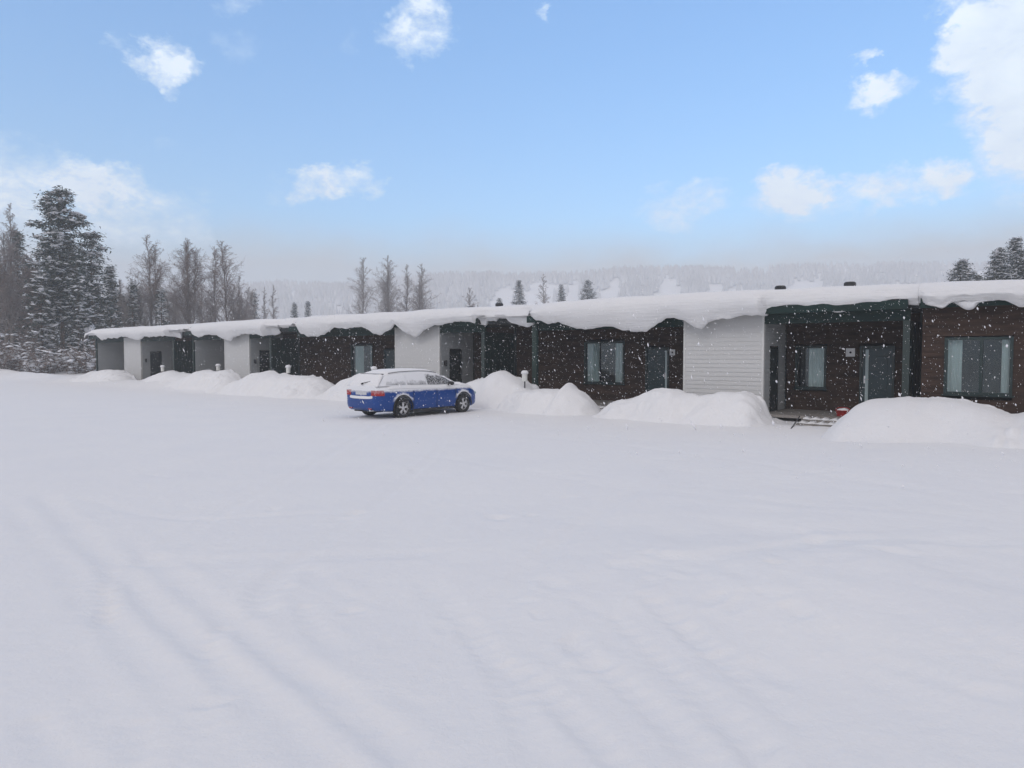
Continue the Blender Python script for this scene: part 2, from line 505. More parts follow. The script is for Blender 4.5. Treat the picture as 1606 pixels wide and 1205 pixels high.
cx = rng.uniform(-800, 1000, N * 2); cy = rng.uniform(380, 850, N * 2)
cz = hill_z(cx, cy)
px = 803 + F * cx / cy; py = 558 - F * (cz + 5 - CAM_H) / cy
keep = np.array([not in_run(a, b) for a, b in zip(px, py)]) & (vnoise(cx / 40, cy / 40, 55) > -0.55)
cx, cy, cz = cx[keep][:N], cy[keep][:N], cz[keep][:N]
n = len(cx)
hh = rng.uniform(6, 11, n); rrad = hh * rng.uniform(0.16, 0.24, n)
K = 5
ang = np.arange(K) * 2 * PI / K
base = np.stack([np.stack([cx + rrad * np.cos(a), cy + rrad * np.sin(a), cz + hh * 0.08], 1) for a in ang], 1)
tip = np.stack([cx, cy, cz + hh], 1)[:, None, :]
V = np.concatenate([base, tip], 1).reshape(-1, 3)
o = np.arange(n) * (K + 1)
Fc = np.concatenate([np.stack([o + k, o + (k + 1) % K, o + K], 1) for k in range(K)])
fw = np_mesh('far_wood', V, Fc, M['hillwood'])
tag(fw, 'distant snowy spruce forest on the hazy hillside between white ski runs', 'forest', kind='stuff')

# ================================================================= TERRACE HOUSES
def lap_siding(mb, s0, s1, z0, z1, d, holes=(), board=0.14, axis='s', flip=1):
    """overlapping horizontal boards; axis 's' faces -d, axis 'd' is a wall at s=d running over depth s0..s1"""
    z = z0
    while z < z1 - 1e-4:
        zt = min(z + board, z1)
        cuts = [(s0, s1)]
        for (a, b, lo, hi) in holes:
            if zt > lo + 1e-3 and z < hi - 1e-3:
                nc = []
                for (p, q) in cuts:
                    if b <= p or a >= q: nc.append((p, q)); continue
                    if a > p: nc.append((p, a))
                    if b < q: nc.append((b, q))
                cuts = nc
        for (p, q) in cuts:
            if axis == 's':
                mb.add([(p, d - .020, z), (q, d - .020, z), (q, d - .002, zt), (p, d - .002, zt), (p, d + .004, z), (q, d + .004, z), (q, d + .004, zt), (p, d + .004, zt)],
                       [(0, 1, 2, 3), (4, 5, 1, 0), (3, 2, 6, 7)])
            else:
                e = flip
                mb.add([(d + e * .020, p, z), (d + e * .020, q, z), (d + e * .002, q, zt), (d + e * .002, p, zt), (d - e * .004, p, z), (d - e * .004, q, z), (d - e * .004, q, zt), (d - e * .004, p, zt)],
                       [(0, 1, 2, 3), (4, 5, 1, 0), (3, 2, 6, 7)])
        z = zt
    return mb

TRACES = {
 'E': [(146,524),(154,533.5),(165.5,530),(177,531.6),(186,528),(195,529.5),(205,532.6),(212,534.5),(221.5,528),(234.6,529),(253,527),(268,530.7),(269,523)],
 'ED': [(269,520.4),(294.4,519.5)],
 'D': [(295,515),(298,526),(304,529.4),(318.7,525),(333.6,526),(341,531.6),(352,534.5),(360,529),(373,524),(391.5,525),(406.5,527),(421,523),(422.4,520.4)],
 'DC': [(423,515),(429,514),(461.6,514)],
 'C': [(461.6,507),(465,522),(474.7,527),(489.7,528.8),(501,525),(512,518.6),(519.6,514),(531,515.8),(549.4,513),(562.5,513.3),(572,516.7),(579,523),(588.7,525.5),(600,519.5),(609,515),(615,508.7),(622,515),(630,524),(641,529.4),(650,525),(656,518.6),(669,513),(676.5,509),(690,509),(703,505.5),(731,504.6),(740,508),(746,511),(749,501)],
 'CB': [(750,501),(758,503.5),(775,504.6),(777,500),(791,499),(794.5,503.6),(804,508),(820.7,512),(832,509)],
 'B': [(833,496),(835,502),(843,502),(854,508),(868,506),(882,510),(897,516.7),(910,516.7),(931,514),(945,513),(956.6,514),(969.7,519),(992,521),(1007,521),(1018,512),(1035,502.7),(1052,497.6),(1065,502.7),(1076,510),(1093,514),(1104,505.5),(1119,500),(1135,499),(1153,497),(1166,493.4),(1179,495),(1190,496.5),(1196,495)],
 'B2': [(1197,489.4),(1223,488),(1247,485.3),(1267.6,488.7),(1299,488),(1321,487),(1361.7,483.8),(1379.6,486),(1391,478.4),(1431,478),(1445,476)],
 'A': [(1446,473),(1452,477),(1473,482),(1484,480),(1497,474),(1510,471),(1523,474),(1535,472),(1575,470),(1586,477),(1600,482.7),(1640,480),(1700,484),(1780,476),(1900,486),(2050,478)],
}
DF = {'E': -.80, 'ED': -.30, 'D': -.80, 'DC': -.25, 'C': -.80, 'CB': -.35, 'B': -.85, 'B2': -.55, 'A': -.80}

_ks = []
for _k in TRACES:
    _p = [on_facade(px, py, DF[_k])[0] for px, py in TRACES[_k]]
    _ks.append((_p[0] - (.16 if _k in ('B', 'C', 'D') else 0), _p[-1], DF[_k]))
_ks.sort()
_gs = np.arange(-60, 25, .02)
_gd = np.interp(_gs, [k[0] for k in _ks], [0] * len(_ks)) * 0
for _i, _k in enumerate(_ks):
    _end = _ks[_i + 1][0] if _i + 1 < len(_ks) else 99
    _gd[(_gs >= (_k[0] if _i else -99)) & (_gs < _end)] = _k[2]
def _gauss(a, sg):
    n_ = int(sg / .02 * 3) + 1
    k_ = np.exp(-.5 * (np.arange(-n_, n_ + 1) * .02 / sg) ** 2); k_ /= k_.sum()
    return np.convolve(np.pad(a, n_, 'edge'), k_, 'valid')
_gtop, _gmid, _glow = _gauss(_gd, .8), _gauss(_gd, .25), _gauss(_gd, .04)

def snow_blanket(keys, parent, s_off, sa, sb, name='roof_snow', cap_l=False):
    """the snow lying on one roof, with the cornice that curls over its eave"""
    prof_s, prof_zb, prof_df = [], [], []
    for k in keys:
        df = DF[k]
        pts = [on_facade(px, py, df) for px, py in TRACES[k]]
        for (s, z) in pts:
            prof_s.append(s); prof_zb.append(z); prof_df.append(df)
    # a run per key keeps steps sharp
    ss, zb, dfv = [], [], []
    step = 0.07
    for k in keys:
        df = DF[k]
        pts = [on_facade(px, py, df) for px, py in TRACES[k]]
        xs = [p[0] for p in pts]; zs = [p[1] for p in pts]
        a, b = xs[0], xs[-1]
        if k == keys[0]: a = sa
        if k == keys[-1]: b = sb
        nn = max(3, int((b - a) / step))
        for i in range(nn + 1):
            s = a + (b - a) * i / nn
            ss.append(s); zb.append(float(np.interp(s, xs, zs))); dfv.append(df)
    ss = np.array(ss); zb = np.array(zb); dfv = np.array(dfv)
    zt = 4.00 + 0.05 * vnoise(ss / 3.1, ss * 0, 71) + 0.02 * vnoise(ss / 0.9, ss * 0, 72)
    zt = zt - np.interp(ss, [1.5, 4.0, 6.5, 9], [0, .06, .14, .16])
    if cap_l:
        e = np.clip((ss - sa) / 1.3, 0, 1)
        zt = 3.62 + (zt - 3.62) * np.sqrt(1 - (1 - e) ** 2)
    zb = zb + 0.034 * vnoise(ss / 0.35, ss * 0, 73) + 0.022 * vnoise(ss / 0.16, ss * 0, 74)
    bulge = 0.10 * vnoise(ss / 1.4, ss * 0, 75) + 0.04 * vnoise(ss / 0.5, ss * 0, 76)
    df = np.interp(ss, _gs, _glow) + bulge * 0.6
    dft = np.interp(ss, _gs, _gtop) + bulge * 0.5
    dfm = np.interp(ss, _gs, _gmid) + bulge * 0.6
    rows = []
    zmid = lambda t: zt - 0.36 + (zb + 0.10 - (zt - 0.36)) * t
    hang = np.clip((3.35 - zb) / 0.5, 0, 1)
    sec = [
        (9.0 + 0 * df, zt - 0.18), (5 + 0 * df, zt - 0.05), (2.0 + 0 * df, zt + 0.01), (0.8 + 0 * df, zt), (0.15 + 0 * df, zt - 0.005),
        (dft + .46, zt - .03), (dft + .27, zt - .085), (dft * .6 + dfm * .4 + .13, zt - .17), (dfm + .05, zt - .27), (dfm * .5 + df * .5 + .01, zmid(0.0)),
        (df - .01 + .02 * hang, zmid(0.25)), (df + .05 * hang, zmid(0.5)), (df + .03 + .12 * hang, zmid(0.75)), (df + .06 + .17 * hang, zmid(0.93)),
        (df + .10 + .20 * hang, zb + .02), (df + .15 + .20 * hang, zb), (df + .20 + .18 * hang, zb + .03), (df + .25 + .10 * hang, np.minimum(zb + .2, 3.49)),
        (df * 0 - .52, np.maximum(np.minimum(zb + .45, 3.5), 3.44)), (df * 0 - .48, 0 * df + 3.512), (9.0 + 0 * df, 0 * df + 3.512)]
    for j, (dd, zz) in enumerate(sec):
        w = 0.012 if 5 <= j <= 14 else 0.0
        dd = dd + w * vnoise(ss / 0.3 + j * 1.7, ss * 0 + j, 78)
        zz = zz + (0.02 * vnoise(ss / 1.3 + j, ss * 0 + j * 0.6, 79) if 1 <= j <= 5 else 0)
        rows.append(np.stack([ss - s_off, dd, zz], 1))
    V = np.stack(rows, 1).reshape(-1, 3)
    nv = len(sec)
    Fq = grid_faces(len(ss), nv)
    me_f = [tuple(int(i) for i in q) for q in Fq]
    mb = MB(); mb.v = [tuple(map(float, p)) for p in V]; mb.f = me_f
    mb.f.append(tuple(range(nv))); mb.f.append(tuple(range((len(ss) - 1) * nv + nv - 1, (len(ss) - 1) * nv - 1, -1)))
    return mb.build(name, M['snow_roof'], parent, smooth=False)

def smooth_angle(o, deg=50):
    me = o.data
    me.shade_smooth()
    try:
        bm = bmesh.new(); bm.from_mesh(me)
        for e in bm.edges:
            if len(e.link_faces) == 2 and e.calc_face_angle(0) > math.radians(deg): e.smooth = False
        bm.to_mesh(me); bm.free()
    except Exception: pass

WALL_D = 2.3
def window(parent, s0, s1, z0, z1, d, curtains, mullion=None, split=True):
    fw_ = 0.07
    fr = MB()
    fr.box((s0, d - .05, z1 - fw_), (s1, d + .10, z1)).box((s0, d - .05, z0), (s1, d + .10, z0 + fw_))
    fr.box((s0, d - .047, z0 + fw_), (s0 + fw_, d + .10, z1 - fw_)).box((s1 - fw_, d - .047, z0 + fw_), (s1, d + .10, z1 - fw_))
    if mullion:
        fr.box((mullion - .035, d - .044, z0 + fw_), (mullion + .035, d + .09, z1 - fw_))
    w = fr.build('window', M['frame'], parent)
    MB().box((s0 - .05, d - .10, z0 - .035), (s1 + .05, d - .052, z0 - .003)).build('sill', M['frame'], w)
    MB().add([(s0 + fw_, d + .03, z0 + fw_), (s1 - fw_, d + .03, z0 + fw_), (s1 - fw_, d + .03, z1 - fw_), (s0 + fw_, d + .03, z1 - fw_)], [(0, 1, 2, 3)]).build('pane', M['glass'], w)
    for (a, b) in curtains:
        cm = MB(); n = max(6, int((b - a) / .02)); vs = []
        for i in range(n + 1):
            x = a + (b - a) * i / n
            y = d + .17 + .022 * math.sin(i * 1.1 + a * 5)
            vs += [(x, y, z0 + .05), (x, y, z1 - .04)]
        cm.add(vs, [(2 * i, 2 * i + 2, 2 * i + 3, 2 * i + 1) for i in range(n)])
        cm.build('curtain', M['curtain'], w, smooth=True)
    MB().add([(s0 - .6, d + 1.6, z0 - .4), (s1 + .6, d + 1.6, z0 - .4), (s1 + .6, d + 1.6, z1 + .3), (s0 - .6, d + 1.6, z1 + .3),
              (s0 - .01, d + .12, z0 - .01), (s1 + .01, d + .12, z0 - .01), (s1 + .01, d + .12, z1 + .01), (s0 - .01, d + .12, z1 + .01)],
             [(0, 1, 2, 3), (4, 0, 3, 7), (1, 5, 6, 2), (3, 2, 6, 7), (4, 5, 1, 0)]).build('room_interior', M['room'], w)
    return w

def door(parent, s0, s1, z0, z1, d, handle_left=True, strip=None):
    fr = MB()
    fr.box((s0, d - .05, z0), (s0 + .07, d + .06, z1)).box((s1 - .07, d - .05, z0), (s1, d + .06, z1)).box((s0 + .07, d - .05, z1 - .08), (s1 - .07, d + .06, z1))
    dr = fr.build('door', M['frame'], parent)
    lf = MB().box((s0 + .073, d - .01, z0 + .02), (s1 - .073, d + .04, z1 - .083))
    for k in range(1, 4):                                    # raised panels of the leaf
        zz = z0 + .15 + (z1 - z0 - .4) * (k - 1) / 3
        lf.box((s0 + .22, d - .022, zz), (s1 - .2, d - .0105, zz + (z1 - z0 - .5) / 3 - .05))
    lf.build('door_leaf', M['door'], dr, bevel=.006)
    if strip:
        MB().box((strip[0], d - .035, z0 + .05), (strip[1], d - .0235, z1 - .12)).build('pale_strip', M['frost'], dr)  # glass strip on the right porch door, painted lit jamb on the left one
    hx_ = s0 + .15 if handle_left else s1 - .15
    MB().box((hx_ - .02, d - .045, z0 + .93), (hx_ + .02, d - .024, z0 + 1.17)).tube((hx_, d - .07, z0 + 1.06), (hx_ + (.12 if handle_left else -.12), d - .07, z0 + 1.06), .011).tube((hx_, d - .022, z0 + 1.06), (hx_, d - .07, z0 + 1.06), .009).build('handle', M['steel'], dr)
    hs = s1 - .035 if handle_left else s0 + .035
    for zz in (z0 + .3, z0 + 1.15, z1 - .28):
        MB().tube((hs, d - .062, zz - .045), (hs, d - .062, zz + .045), .012).build('hinge', M['steel'], dr)
    return dr

def digit(parent, s, z, d, hgt, n, mat):
    cu = bpy.data.curves.new('number', 'FONT')
    cu.body = str(n); cu.size = hgt * 1.4; cu.extrude = .002; cu.align_x = 'CENTER'; cu.align_y = 'CENTER'
    o = bpy.data.objects.new('number_tmp', cu); COL.objects.link(o)
    dg = bpy.context.evaluated_depsgraph_get()
    me = bpy.data.meshes.new_from_object(o.evaluated_get(dg))
    bpy.data.objects.remove(o)
    ob = bpy.data.objects.new('number', me); COL.objects.link(ob); ob.parent = parent
    me.materials.clear(); me.materials.append(mat)
    ob.rotation_euler = (PI / 2, 0, 0); ob.location = (s, d, z)
    return ob

def number_sign(parent, s, z, d, w):
    """a small white plate; its number is too blurred in the photo to read, only a dark speck shows"""
    p = MB().box((s - w / 2, d - .035, z - w / 2), (s + w / 2, d - .017, z + w / 2)).build('number_plate', M['sign'], parent, bevel=.004)
    MB().lathe([(.0, 0), (.035, 0), (.035, .004), (0, .004)], n=14).build('plate_mark', M['ink'], p)
    q = p.children[0]; q.rotation_euler = (PI / 2, 0, 0); q.location = (s + .005, d - .036, z)
    return p

def wall_lamp(parent, s, d, z):
    """small dark fitting on the storage side wall, facing right"""
    w = MB().box((s, d - .05, z - .1), (s + .03, d + .05, z + .1)).tube((s + .09, d, z - .14), (s + .09, d, z + .12), .05, .05, 12).tube((s + .02, d, z + .05), (s + .09, d, z + .05), .02).build('wall_lamp', M['black'], parent)
    return w

def house(label, s0, s1, gap_r, snow_keys, box=None, windows=(), doors=(), signs=(), left_wing=False, green_wing=True, wing_end=2.0,
          posts=(), front_wall=False, vents=(), steps=(), snow_range=None, cap_l=False, gapwall=True, lamp=True):
    so = (s0 + s1) / 2
    root = empty('terraced_house', W(so, 0), FA, label, 'house', 'houses of the snowy terrace')
    L = lambda s: s - so
    ztop = 3.246
    zb = -0.05
    # main wall
    wd = 0.0 if front_wall else WALL_D
    holes = [(L(a), L(b), c, d_) for (a, b, c, d_) in windows] + [(L(a), L(b), c, d_) for (a, b, c, d_) in doors]
    mb = MB()
    lap_siding(mb, L(s0), L(s1 if front_wall else (s1 + (gap_r if gapwall else 0))), zb, ztop, wd, holes)
    mb.build('wall', M['brown'], root)
    # side and back walls close the body
    ob = MB()
    ob.add([(L(s0), wd + .005, zb), (L(s0), 9, zb), (L(s0), 9, ztop), (L(s0), wd + .005, ztop)], [(0, 1, 2, 3)])
    ob.add([(L(s1 + gap_r), wd + .005, zb), (L(s1 + gap_r), 9, zb), (L(s1 + gap_r), 9, ztop), (L(s1 + gap_r), wd + .005, ztop)], [(0, 1, 2, 3)])
    ob.add([(L(s0), 9, zb), (L(s1 + gap_r), 9, zb), (L(s1 + gap_r), 9, ztop), (L(s0), 9, ztop)], [(0, 1, 2, 3)])
    ob.build('outer_wall', M['brown'], root)
    # roof
    rf = MB().box((L(s0 - (.10 if cap_l else 0)), -.48, 3.25), (L(s1), 9.3, 3.5))
    if gap_r > .01:
        rf.box((L(s1), -.10, 3.253), (L(s1 + gap_r), 9.3, 3.503))
    roof = rf.build('roof', M['roof'], root)
    MB().box((L(s0), -.502, 3.22), (L(s1), -.482, 3.46)).build('fascia_board', M['green'], roof)
    for (px, py, hgt) in vents:
        s, z = on_facade(px, py, 3.2)
        v = MB()
        v.lathe([(.10, -.55), (.10, -.02), (.17, -.02), (.19, .02), (.19, .10), (.15, .14), (0, .15)], (L(s), 3.2, z - .13), 14)
        v.build('vent_cowl', M['black'], roof, smooth=False)
    sn = snow_blanket(snow_keys, root, so, *(snow_range or (s0, s1 + gap_r)), cap_l=cap_l)
    smooth_angle(sn)
    # beams under the soffit
    if not front_wall:
        spans = [(s0, s1)]
        if box: spans = [(s0, box[0] - .003), (box[1] + .003, s1)]
        for a, b in spans:
            if b - a > .1: MB().box((L(a), .0, 2.93), (L(b), .12, 3.247)).build('porch_beam', M['green'], root)
        MB().box((L(s0), -.28, .06), (L(s1), WALL_D - .02, .14)).build('porch_deck', M['wood'], root)
    if box:
        a, b = box
        bx = lap_siding(MB(), L(a) + .07, L(b) - .07, .02, ztop, 0.0).build('storage_front', M['white'], root)
        MB().box((L(a), -.022, .02), (L(a) + .07, .10, ztop)).build('corner_board', M['white_trim'], bx)
        MB().box((L(b) - .07, -.022, .02), (L(b), .10, ztop)).build('corner_board', M['white_trim'], bx)
        d0, d1 = .62, 1.42
        sd = lap_siding(MB(), .102, WALL_D - .09, .02, ztop, L(b) - .02, [(d0, d1, .1, 2.23)], axis='d').build('storage_side', M['grey'], root)
        MB().box((L(b) - .06, WALL_D - .088, .14), (L(b) + .012, WALL_D - .02, 2.929)).build('corner_board', M['greygreen'], sd)
        lap_siding(MB(), .102, WALL_D, .02, ztop, L(a) + .02, axis='d', flip=-1).build('storage_side', M['grey'], root)
        sdoor = MB().box((L(b) - .07, d0, .14), (L(b) + .01, d0 + .05, 2.23)).box((L(b) - .07, d1 - .05, .14), (L(b) + .01, d1, 2.23)).box((L(b) - .07, d0 + .05, 2.17), (L(b) + .01, d1 - .05, 2.23)).build('storage_door', M['door_dark'], root)
        MB().box((L(b) - .06, d0 + .052, .15), (L(b) - .02, d1 - .052, 2.168)).build('door_leaf', M['door_dark'], sdoor)
        MB().tube((L(b) + .01, d1 - .14, 1.15), (L(b) + .04, d1 - .14, 1.15), .012).tube((L(b) + .04, d1 - .14, 1.15), (L(b) + .04, d1 - .26, 1.15), .011).build('handle', M['steel'], sdoor)
        if lamp: wall_lamp(root, L(b) + .002, .30, 1.62)
    if green_wing:
        g = MB()
        nb = 12
        for k in range(nb):                                    # upright boards on the wing wall
            y0 = .03 + (wing_end - .03) * k / nb; y1 = .03 + (wing_end - .03) * (k + 1) / nb - .012
            g.box((L(s1) - .09, y0, zb), (L(s1) - .005 - .008 * (k % 2), y1, 2.928))
        w = g.build('wing_wall', M['green'], root)
        MB().box((L(s1) - .17, -.03, zb), (L(s1) - .0, .028, 2.928)).build('edge_board', M['greygreen'], w)
        MB().box((L(s1) - .03, wing_end + .003, zb), (L(s1) + .03, wing_end + .12, 3.24)).build('edge_board', M['greygreen'], w)
    if left_wing:
        g = lap_siding(MB(), .05, WALL_D, zb, ztop, L(s0) + .12, axis='d')
        w = g.build('end_wall', M['grey'], root)
        MB().box((L(s0) - .05, -.03, zb), (L(s0) + .14, .048, ztop)).build('edge_board', M['green'], w)
        MB().box((L(s0) - .045, .05, zb), (L(s0) + .10, WALL_D, ztop)).build('end_wall_core', M['green'], w)
    for (s, wd_) in posts:
        MB().box((L(s) - wd_ / 2, -.06, zb), (L(s) + wd_ / 2, .10, 3.245)).build('post', M['green_trim'], root)
        MB().tube((L(s) + wd_ / 2 + .05, -.05, zb), (L(s) + wd_ / 2 + .05, -.05, 3.2), .045, .045, 10).build('downpipe', M['green'], root, smooth=False)
    for i, (a, b, c, d_) in enumerate(windows):
        cur = window_curtains.get((a, b), [])
        window(root, L(a), L(b), c, d_, wd, [(L(p), L(q)) for p, q in cur['c']], L(cur['m']) if cur.get('m') else None)
    for (a, b, c, d_) in doors:
        st = door_strips.get((a, b))
        door(root, L(a), L(b), c, d_, wd, st[0], (L(st[1]), L(st[2])) if st[1] is not None else None)
    for (s, z, w) in signs:
        number_sign(root, L(s), z, wd, w)
    for (a, b) in steps:
        st = MB().box((L(a), -1.15, -.06), (L(b), -.72, -.015)).box((L(a) + .03, -.72, .0), (L(b), -.31, .075)).build('entrance_steps', M['wood'], root, bevel=.01)
        for (y0_, y1_, zz) in ((-1.10, -.74, -.010), (-.70, -.34, .080)):
            sb_ = MB(); nn_ = 26; vs_ = []
            for i_ in range(nn_ + 1):
                xx = L(a) + .05 + (L(b) - L(a) - .08) * i_ / nn_
                hh2 = .035 + .02 * math.sin(i_ * 1.3) + .012 * math.sin(i_ * 3.1 + zz * 40)
                ff = y0_ + .05 + .04 * math.sin(i_ * .9 + 1)
                vs_ += [(xx, ff, zz), (xx, ff + .04, zz + hh2), (xx, y1_, zz + hh2 * 1.4), (xx, y1_ + .01, zz)]
            sb_.add(vs_, [(i_ * 4 + k_, i_ * 4 + k_ + 4, i_ * 4 + k_ + 5, i_ * 4 + k_ + 1) for i_ in range(nn_) for k_ in range(3)])
            sb_.build('tread_snow', M['snow'], st, smooth=True)
    return root

window_curtains = {}
door_strips = {}
def win(px0, px1, py0, py1, d, curtains_px, mull=None):
    s0, z1 = on_facade(px0, py0, d); s1, _ = on_facade(px1, py0, d)
    _, z0 = on_facade((px0 + px1) / 2, py1, d)
    _, z1 = on_facade((px0 + px1) / 2, py0, d)
    window_curtains[(s0, s1)] = {'c': [(on_facade(a, py0, d + .17)[0], on_facade(b, py0, d + .17)[0]) for a, b in curtains_px], 'm': on_facade(mull, py0, d)[0] if mull else None}
    return (s0, s1, z0, z1)
def dor(px0, px1, d, handle_left=True, strip=None, z1=2.26):
    s0, _ = on_facade(px0, 550, d); s1, _ = on_facade(px1, 550, d)
    door_strips[(s0, s1)] = (handle_left, on_facade(strip[0], 550, d)[0] if strip else None, on_facade(strip[1], 550, d)[0] if strip else None)
    return (s0, s1, .14, z1)
def sat(px, py, d): return on_facade(px, py, d)

# right-hand end house with a plain brown front
a_s0 = sat(1446, 550, 0)[0]
house('brown boarded house at the right edge of the photo with a wide curtained window', a_s0, 18.5, 0, ['A'],
      windows=[win(1482, 1590, 529, 620, 0, [(1487, 1510), (1572, 1586)], 1540)], green_wing=False, front_wall=True, snow_range=(a_s0 - .05, 18.5))
b_s0 = sat(838, 550, 0)[0]
house('nearest house with a complete white storage block between two brown porches', b_s0, 3.98, a_s0 - 3.98 - .004, ['B', 'B2'], box=(-2.68, 0.0),
      windows=[win(917, 980, 536, 602, WALL_D, [(922, 940), (966, 977)]), win(1248, 1297, 543, 610, WALL_D, [(1269, 1295)])],
      doors=[dor(1013, 1050, WALL_D, False, (1044, 1047)), dor(1349, 1404, WALL_D, True, (1358, 1363))],
      signs=[(sat(1055, 552, WALL_D)[0], sat(1055, 553, WALL_D)[1], .22), (sat(1334, 553, WALL_D)[0], sat(1334, 553, WALL_D)[1], .27)],
      posts=[(sat(839, 550, 0)[0], .2)], vents=[(1224, 449, .3), (1333, 443, .3), (783, 476, .3)],
      steps=[(sat(930, 640, -.5)[0], sat(966, 640, -.5)[0]), (sat(1258, 655, -.5)[0], sat(1345, 655, -.5)[0])], snow_range=(b_s0 + .08, a_s0 - .054), lamp=False)
c_s1 = sat(757, 550, 0)[0] + .12
c_s0 = sat(466, 550, 0)[0]
house('house behind the blue car with one white storage block and a brown left porch', c_s0, c_s1, b_s0 - c_s1 - .004, ['C', 'CB'], box=(-17.0, -14.1),
      windows=[win(551, 585, 541, 592, WALL_D, [(557, 571), (581, 584)])],
      doors=[dor(603, 640, WALL_D, False, None)], vents=[(739, 481.5, .2)], snow_range=(c_s0 + .05, b_s0 + .076))
d_s1 = sat(424, 550, 0)[0] + .12
d_s0 = sat(303, 550, 0)[0]
house('second house from the far left end, with grey recess and white storage block', d_s0, d_s1, c_s0 - d_s1 - .004, ['D', 'DC'], box=(-32.15, -29.4),
      left_wing=True, snow_range=(d_s0 - .5, c_s0 + .046), wing_end=1.7)
e_s1 = sat(272, 550, 0)[0] + .12
e_s0 = sat(151, 550, 0)[0]
house('farthest house at the left end of the terrace beside the wood', e_s0, e_s1, d_s0 - e_s1 - .06, ['E', 'ED'], box=(-46.1, -43.4),
      left_wing=True, snow_range=(e_s0 - .12, d_s0 - .504), cap_l=True, wing_end=1.3)

# snow slab slipped off and hanging under the eave of the nearest right house
def blob(name, pts, d, thick, mat, parent=None, seed=0, sub=2):
    """closed lumpy slab: outline in (s,z), thickness in d"""
    bm = bmesh.new()
    c = Vector((sum(p[0] for p in pts) / len(pts), sum(p[1] for p in pts) / len(pts)))
    f = [bm.verts.new((p[0], d, p[1])) for p in pts]
    g = [bm.verts.new((p[0], d + thick, p[1])) for p in pts]
    cf = bm.verts.new((c.x, d - thick * .45, c.y)); cg = bm.verts.new((c.x, d + thick * 1.2, c.y))
    n = len(pts)
    for i in range(n):
        j = (i + 1) % n
        bm.faces.new((f[i], f[j], cf)); bm.faces.new((g[j], g[i], cg)); bm.faces.new((f[j], f[i], g[i], g[j]))
    bmesh.ops.recalc_face_normals(bm, faces=bm.faces)
    me = bpy.data.meshes.new(name); bm.to_mesh(me); bm.free()
    me.shade_smooth(); me.materials.append(mat)
    o = bpy.data.objects.new(name, me); COL.objects.link(o)
    ss_ = o.modifiers.new('round', 'SUBSURF'); ss_.levels = sub; ss_.render_levels = sub
    if parent: o.parent = parent
    return o
hs = [sat(px, py, -.45) for px, py in ((1493, 475), (1500, 472.5), (1520, 470), (1545, 467), (1575, 466), (1582, 469), (1560, 472), (1535, 473.5), (1531, 482), (1525, 487), (1515, 487.5), (1506, 482), (1499, 477))]
slab = blob('snow_slab', [(s - hs[0][0], z - hs[0][1]) for s, z in hs], 0, .2, M['snow'])
slab.location = W(hs[0][0], -.62, hs[0][1]); slab.rotation_euler = (0, 0, FA)
tag(slab, 'loose hanging slab of snow under the eave above the wide right window', 'snow slab')

# ================================================================= SNOW PILES
def pile(label, trace, d, wf, wb, seed, rough=0.19):
    pts = [on_facade(px, py, d) for px, py in trace]
    xs = np.array([p[0] for p in pts]); zs = np.array([p[1] for p in pts])
    a, b = xs[0] - .35, xs[-1] + .35
    xs2 = np.concatenate([[a], xs, [b]]); zs2 = np.concatenate([[-.12], zs, [-.12]])
    nu, nv = max(50, int((b - a) / .05)), 64
    u = np.linspace(a, b, nu)
    prof = np.interp(u, xs2, zs2)
    # soften only a little
    k = np.array([.25, .5, .25]); 
    for _ in range(1): prof = np.convolve(np.pad(prof, 1, 'edge'), k, 'valid')
    v = np.linspace(-1, 1, nv)
    U, Vv = np.meshgrid(u, v, indexing='ij')
    endf = np.clip(np.minimum(U - a, b - U) / .9, 0, 1) ** .5
    lump = fbm(U, Vv * 1.2, .9, 4, seed)
    wfront = wf * (0.55 + 0.45 * endf) * (1 + .18 * vnoise(U / 1.1, U * 0, seed + 2)); wback = wb * (0.6 + 0.4 * endf)
    Dd = np.where(Vv < 0, d + Vv * wfront, d + Vv * wback)
    t = np.abs(Vv)
    cross = np.where(Vv < 0, 0.62 * (1 - t ** 2.2) ** 1.3 + 0.38 * (0.5 + 0.5 * np.cos(PI * t)), (1 - t ** 2.6))
    wig = .22 * vnoise(U / .8, Vv * 2.1, seed + 11)
    Z = -.12 + (prof[:, None] + .12) * np.clip(cross * (1 + wig * np.clip(t * 2, 0, 1) * (1 - cross)), 0, 1)
    Z = Z + rough * (lump + .7 * np.maximum(fbm(U, Vv * 1.3, .5, 2, seed + 9), 0)) * np.clip(t * 3, 0.42, 1) * np.clip(cross * 3, 0, 1) * np.clip((prof[:, None] + .1) * 2, 0, 1)
    fine = fbm(U, Vv, .28, 3, seed + 5) * .018 * np.clip(cross * 3, 0, 1)
    Z = Z + fine
    # broken lumps thrown up by the plough
    c1 = np.abs(vnoise(U / .24, Vv * 5.5, seed + 21)); c2 = np.abs(vnoise(U / .13, Vv * 9, seed + 22))
    patch = np.clip(vnoise(U / 1.3, Vv * 2.2, seed + 23) * 2.2, 0, 1)
    Z = Z + (.10 * c1 + .05 * c2) * patch * np.clip((8 - U) / 2, 0, 1) * np.clip(t * 2.2, .25, 1) * np.clip(cross * 3, 0, 1) * np.clip((prof[:, None] + .1) * 2, 0, 1)
    so = (a + b) / 2
    P = np.stack([(U - so).ravel(), (Dd - d).ravel(), Z.ravel()], 1)
    o = np_mesh('snow_pile', P, grid_faces(nu, nv), M['snow_pile'], smooth=True)
    o.location = W(so, d); o.rotation_euler = (0, 0, FA)
    tag(o, label, 'snow pile', 'ploughed snow piles along the terrace')
    return o

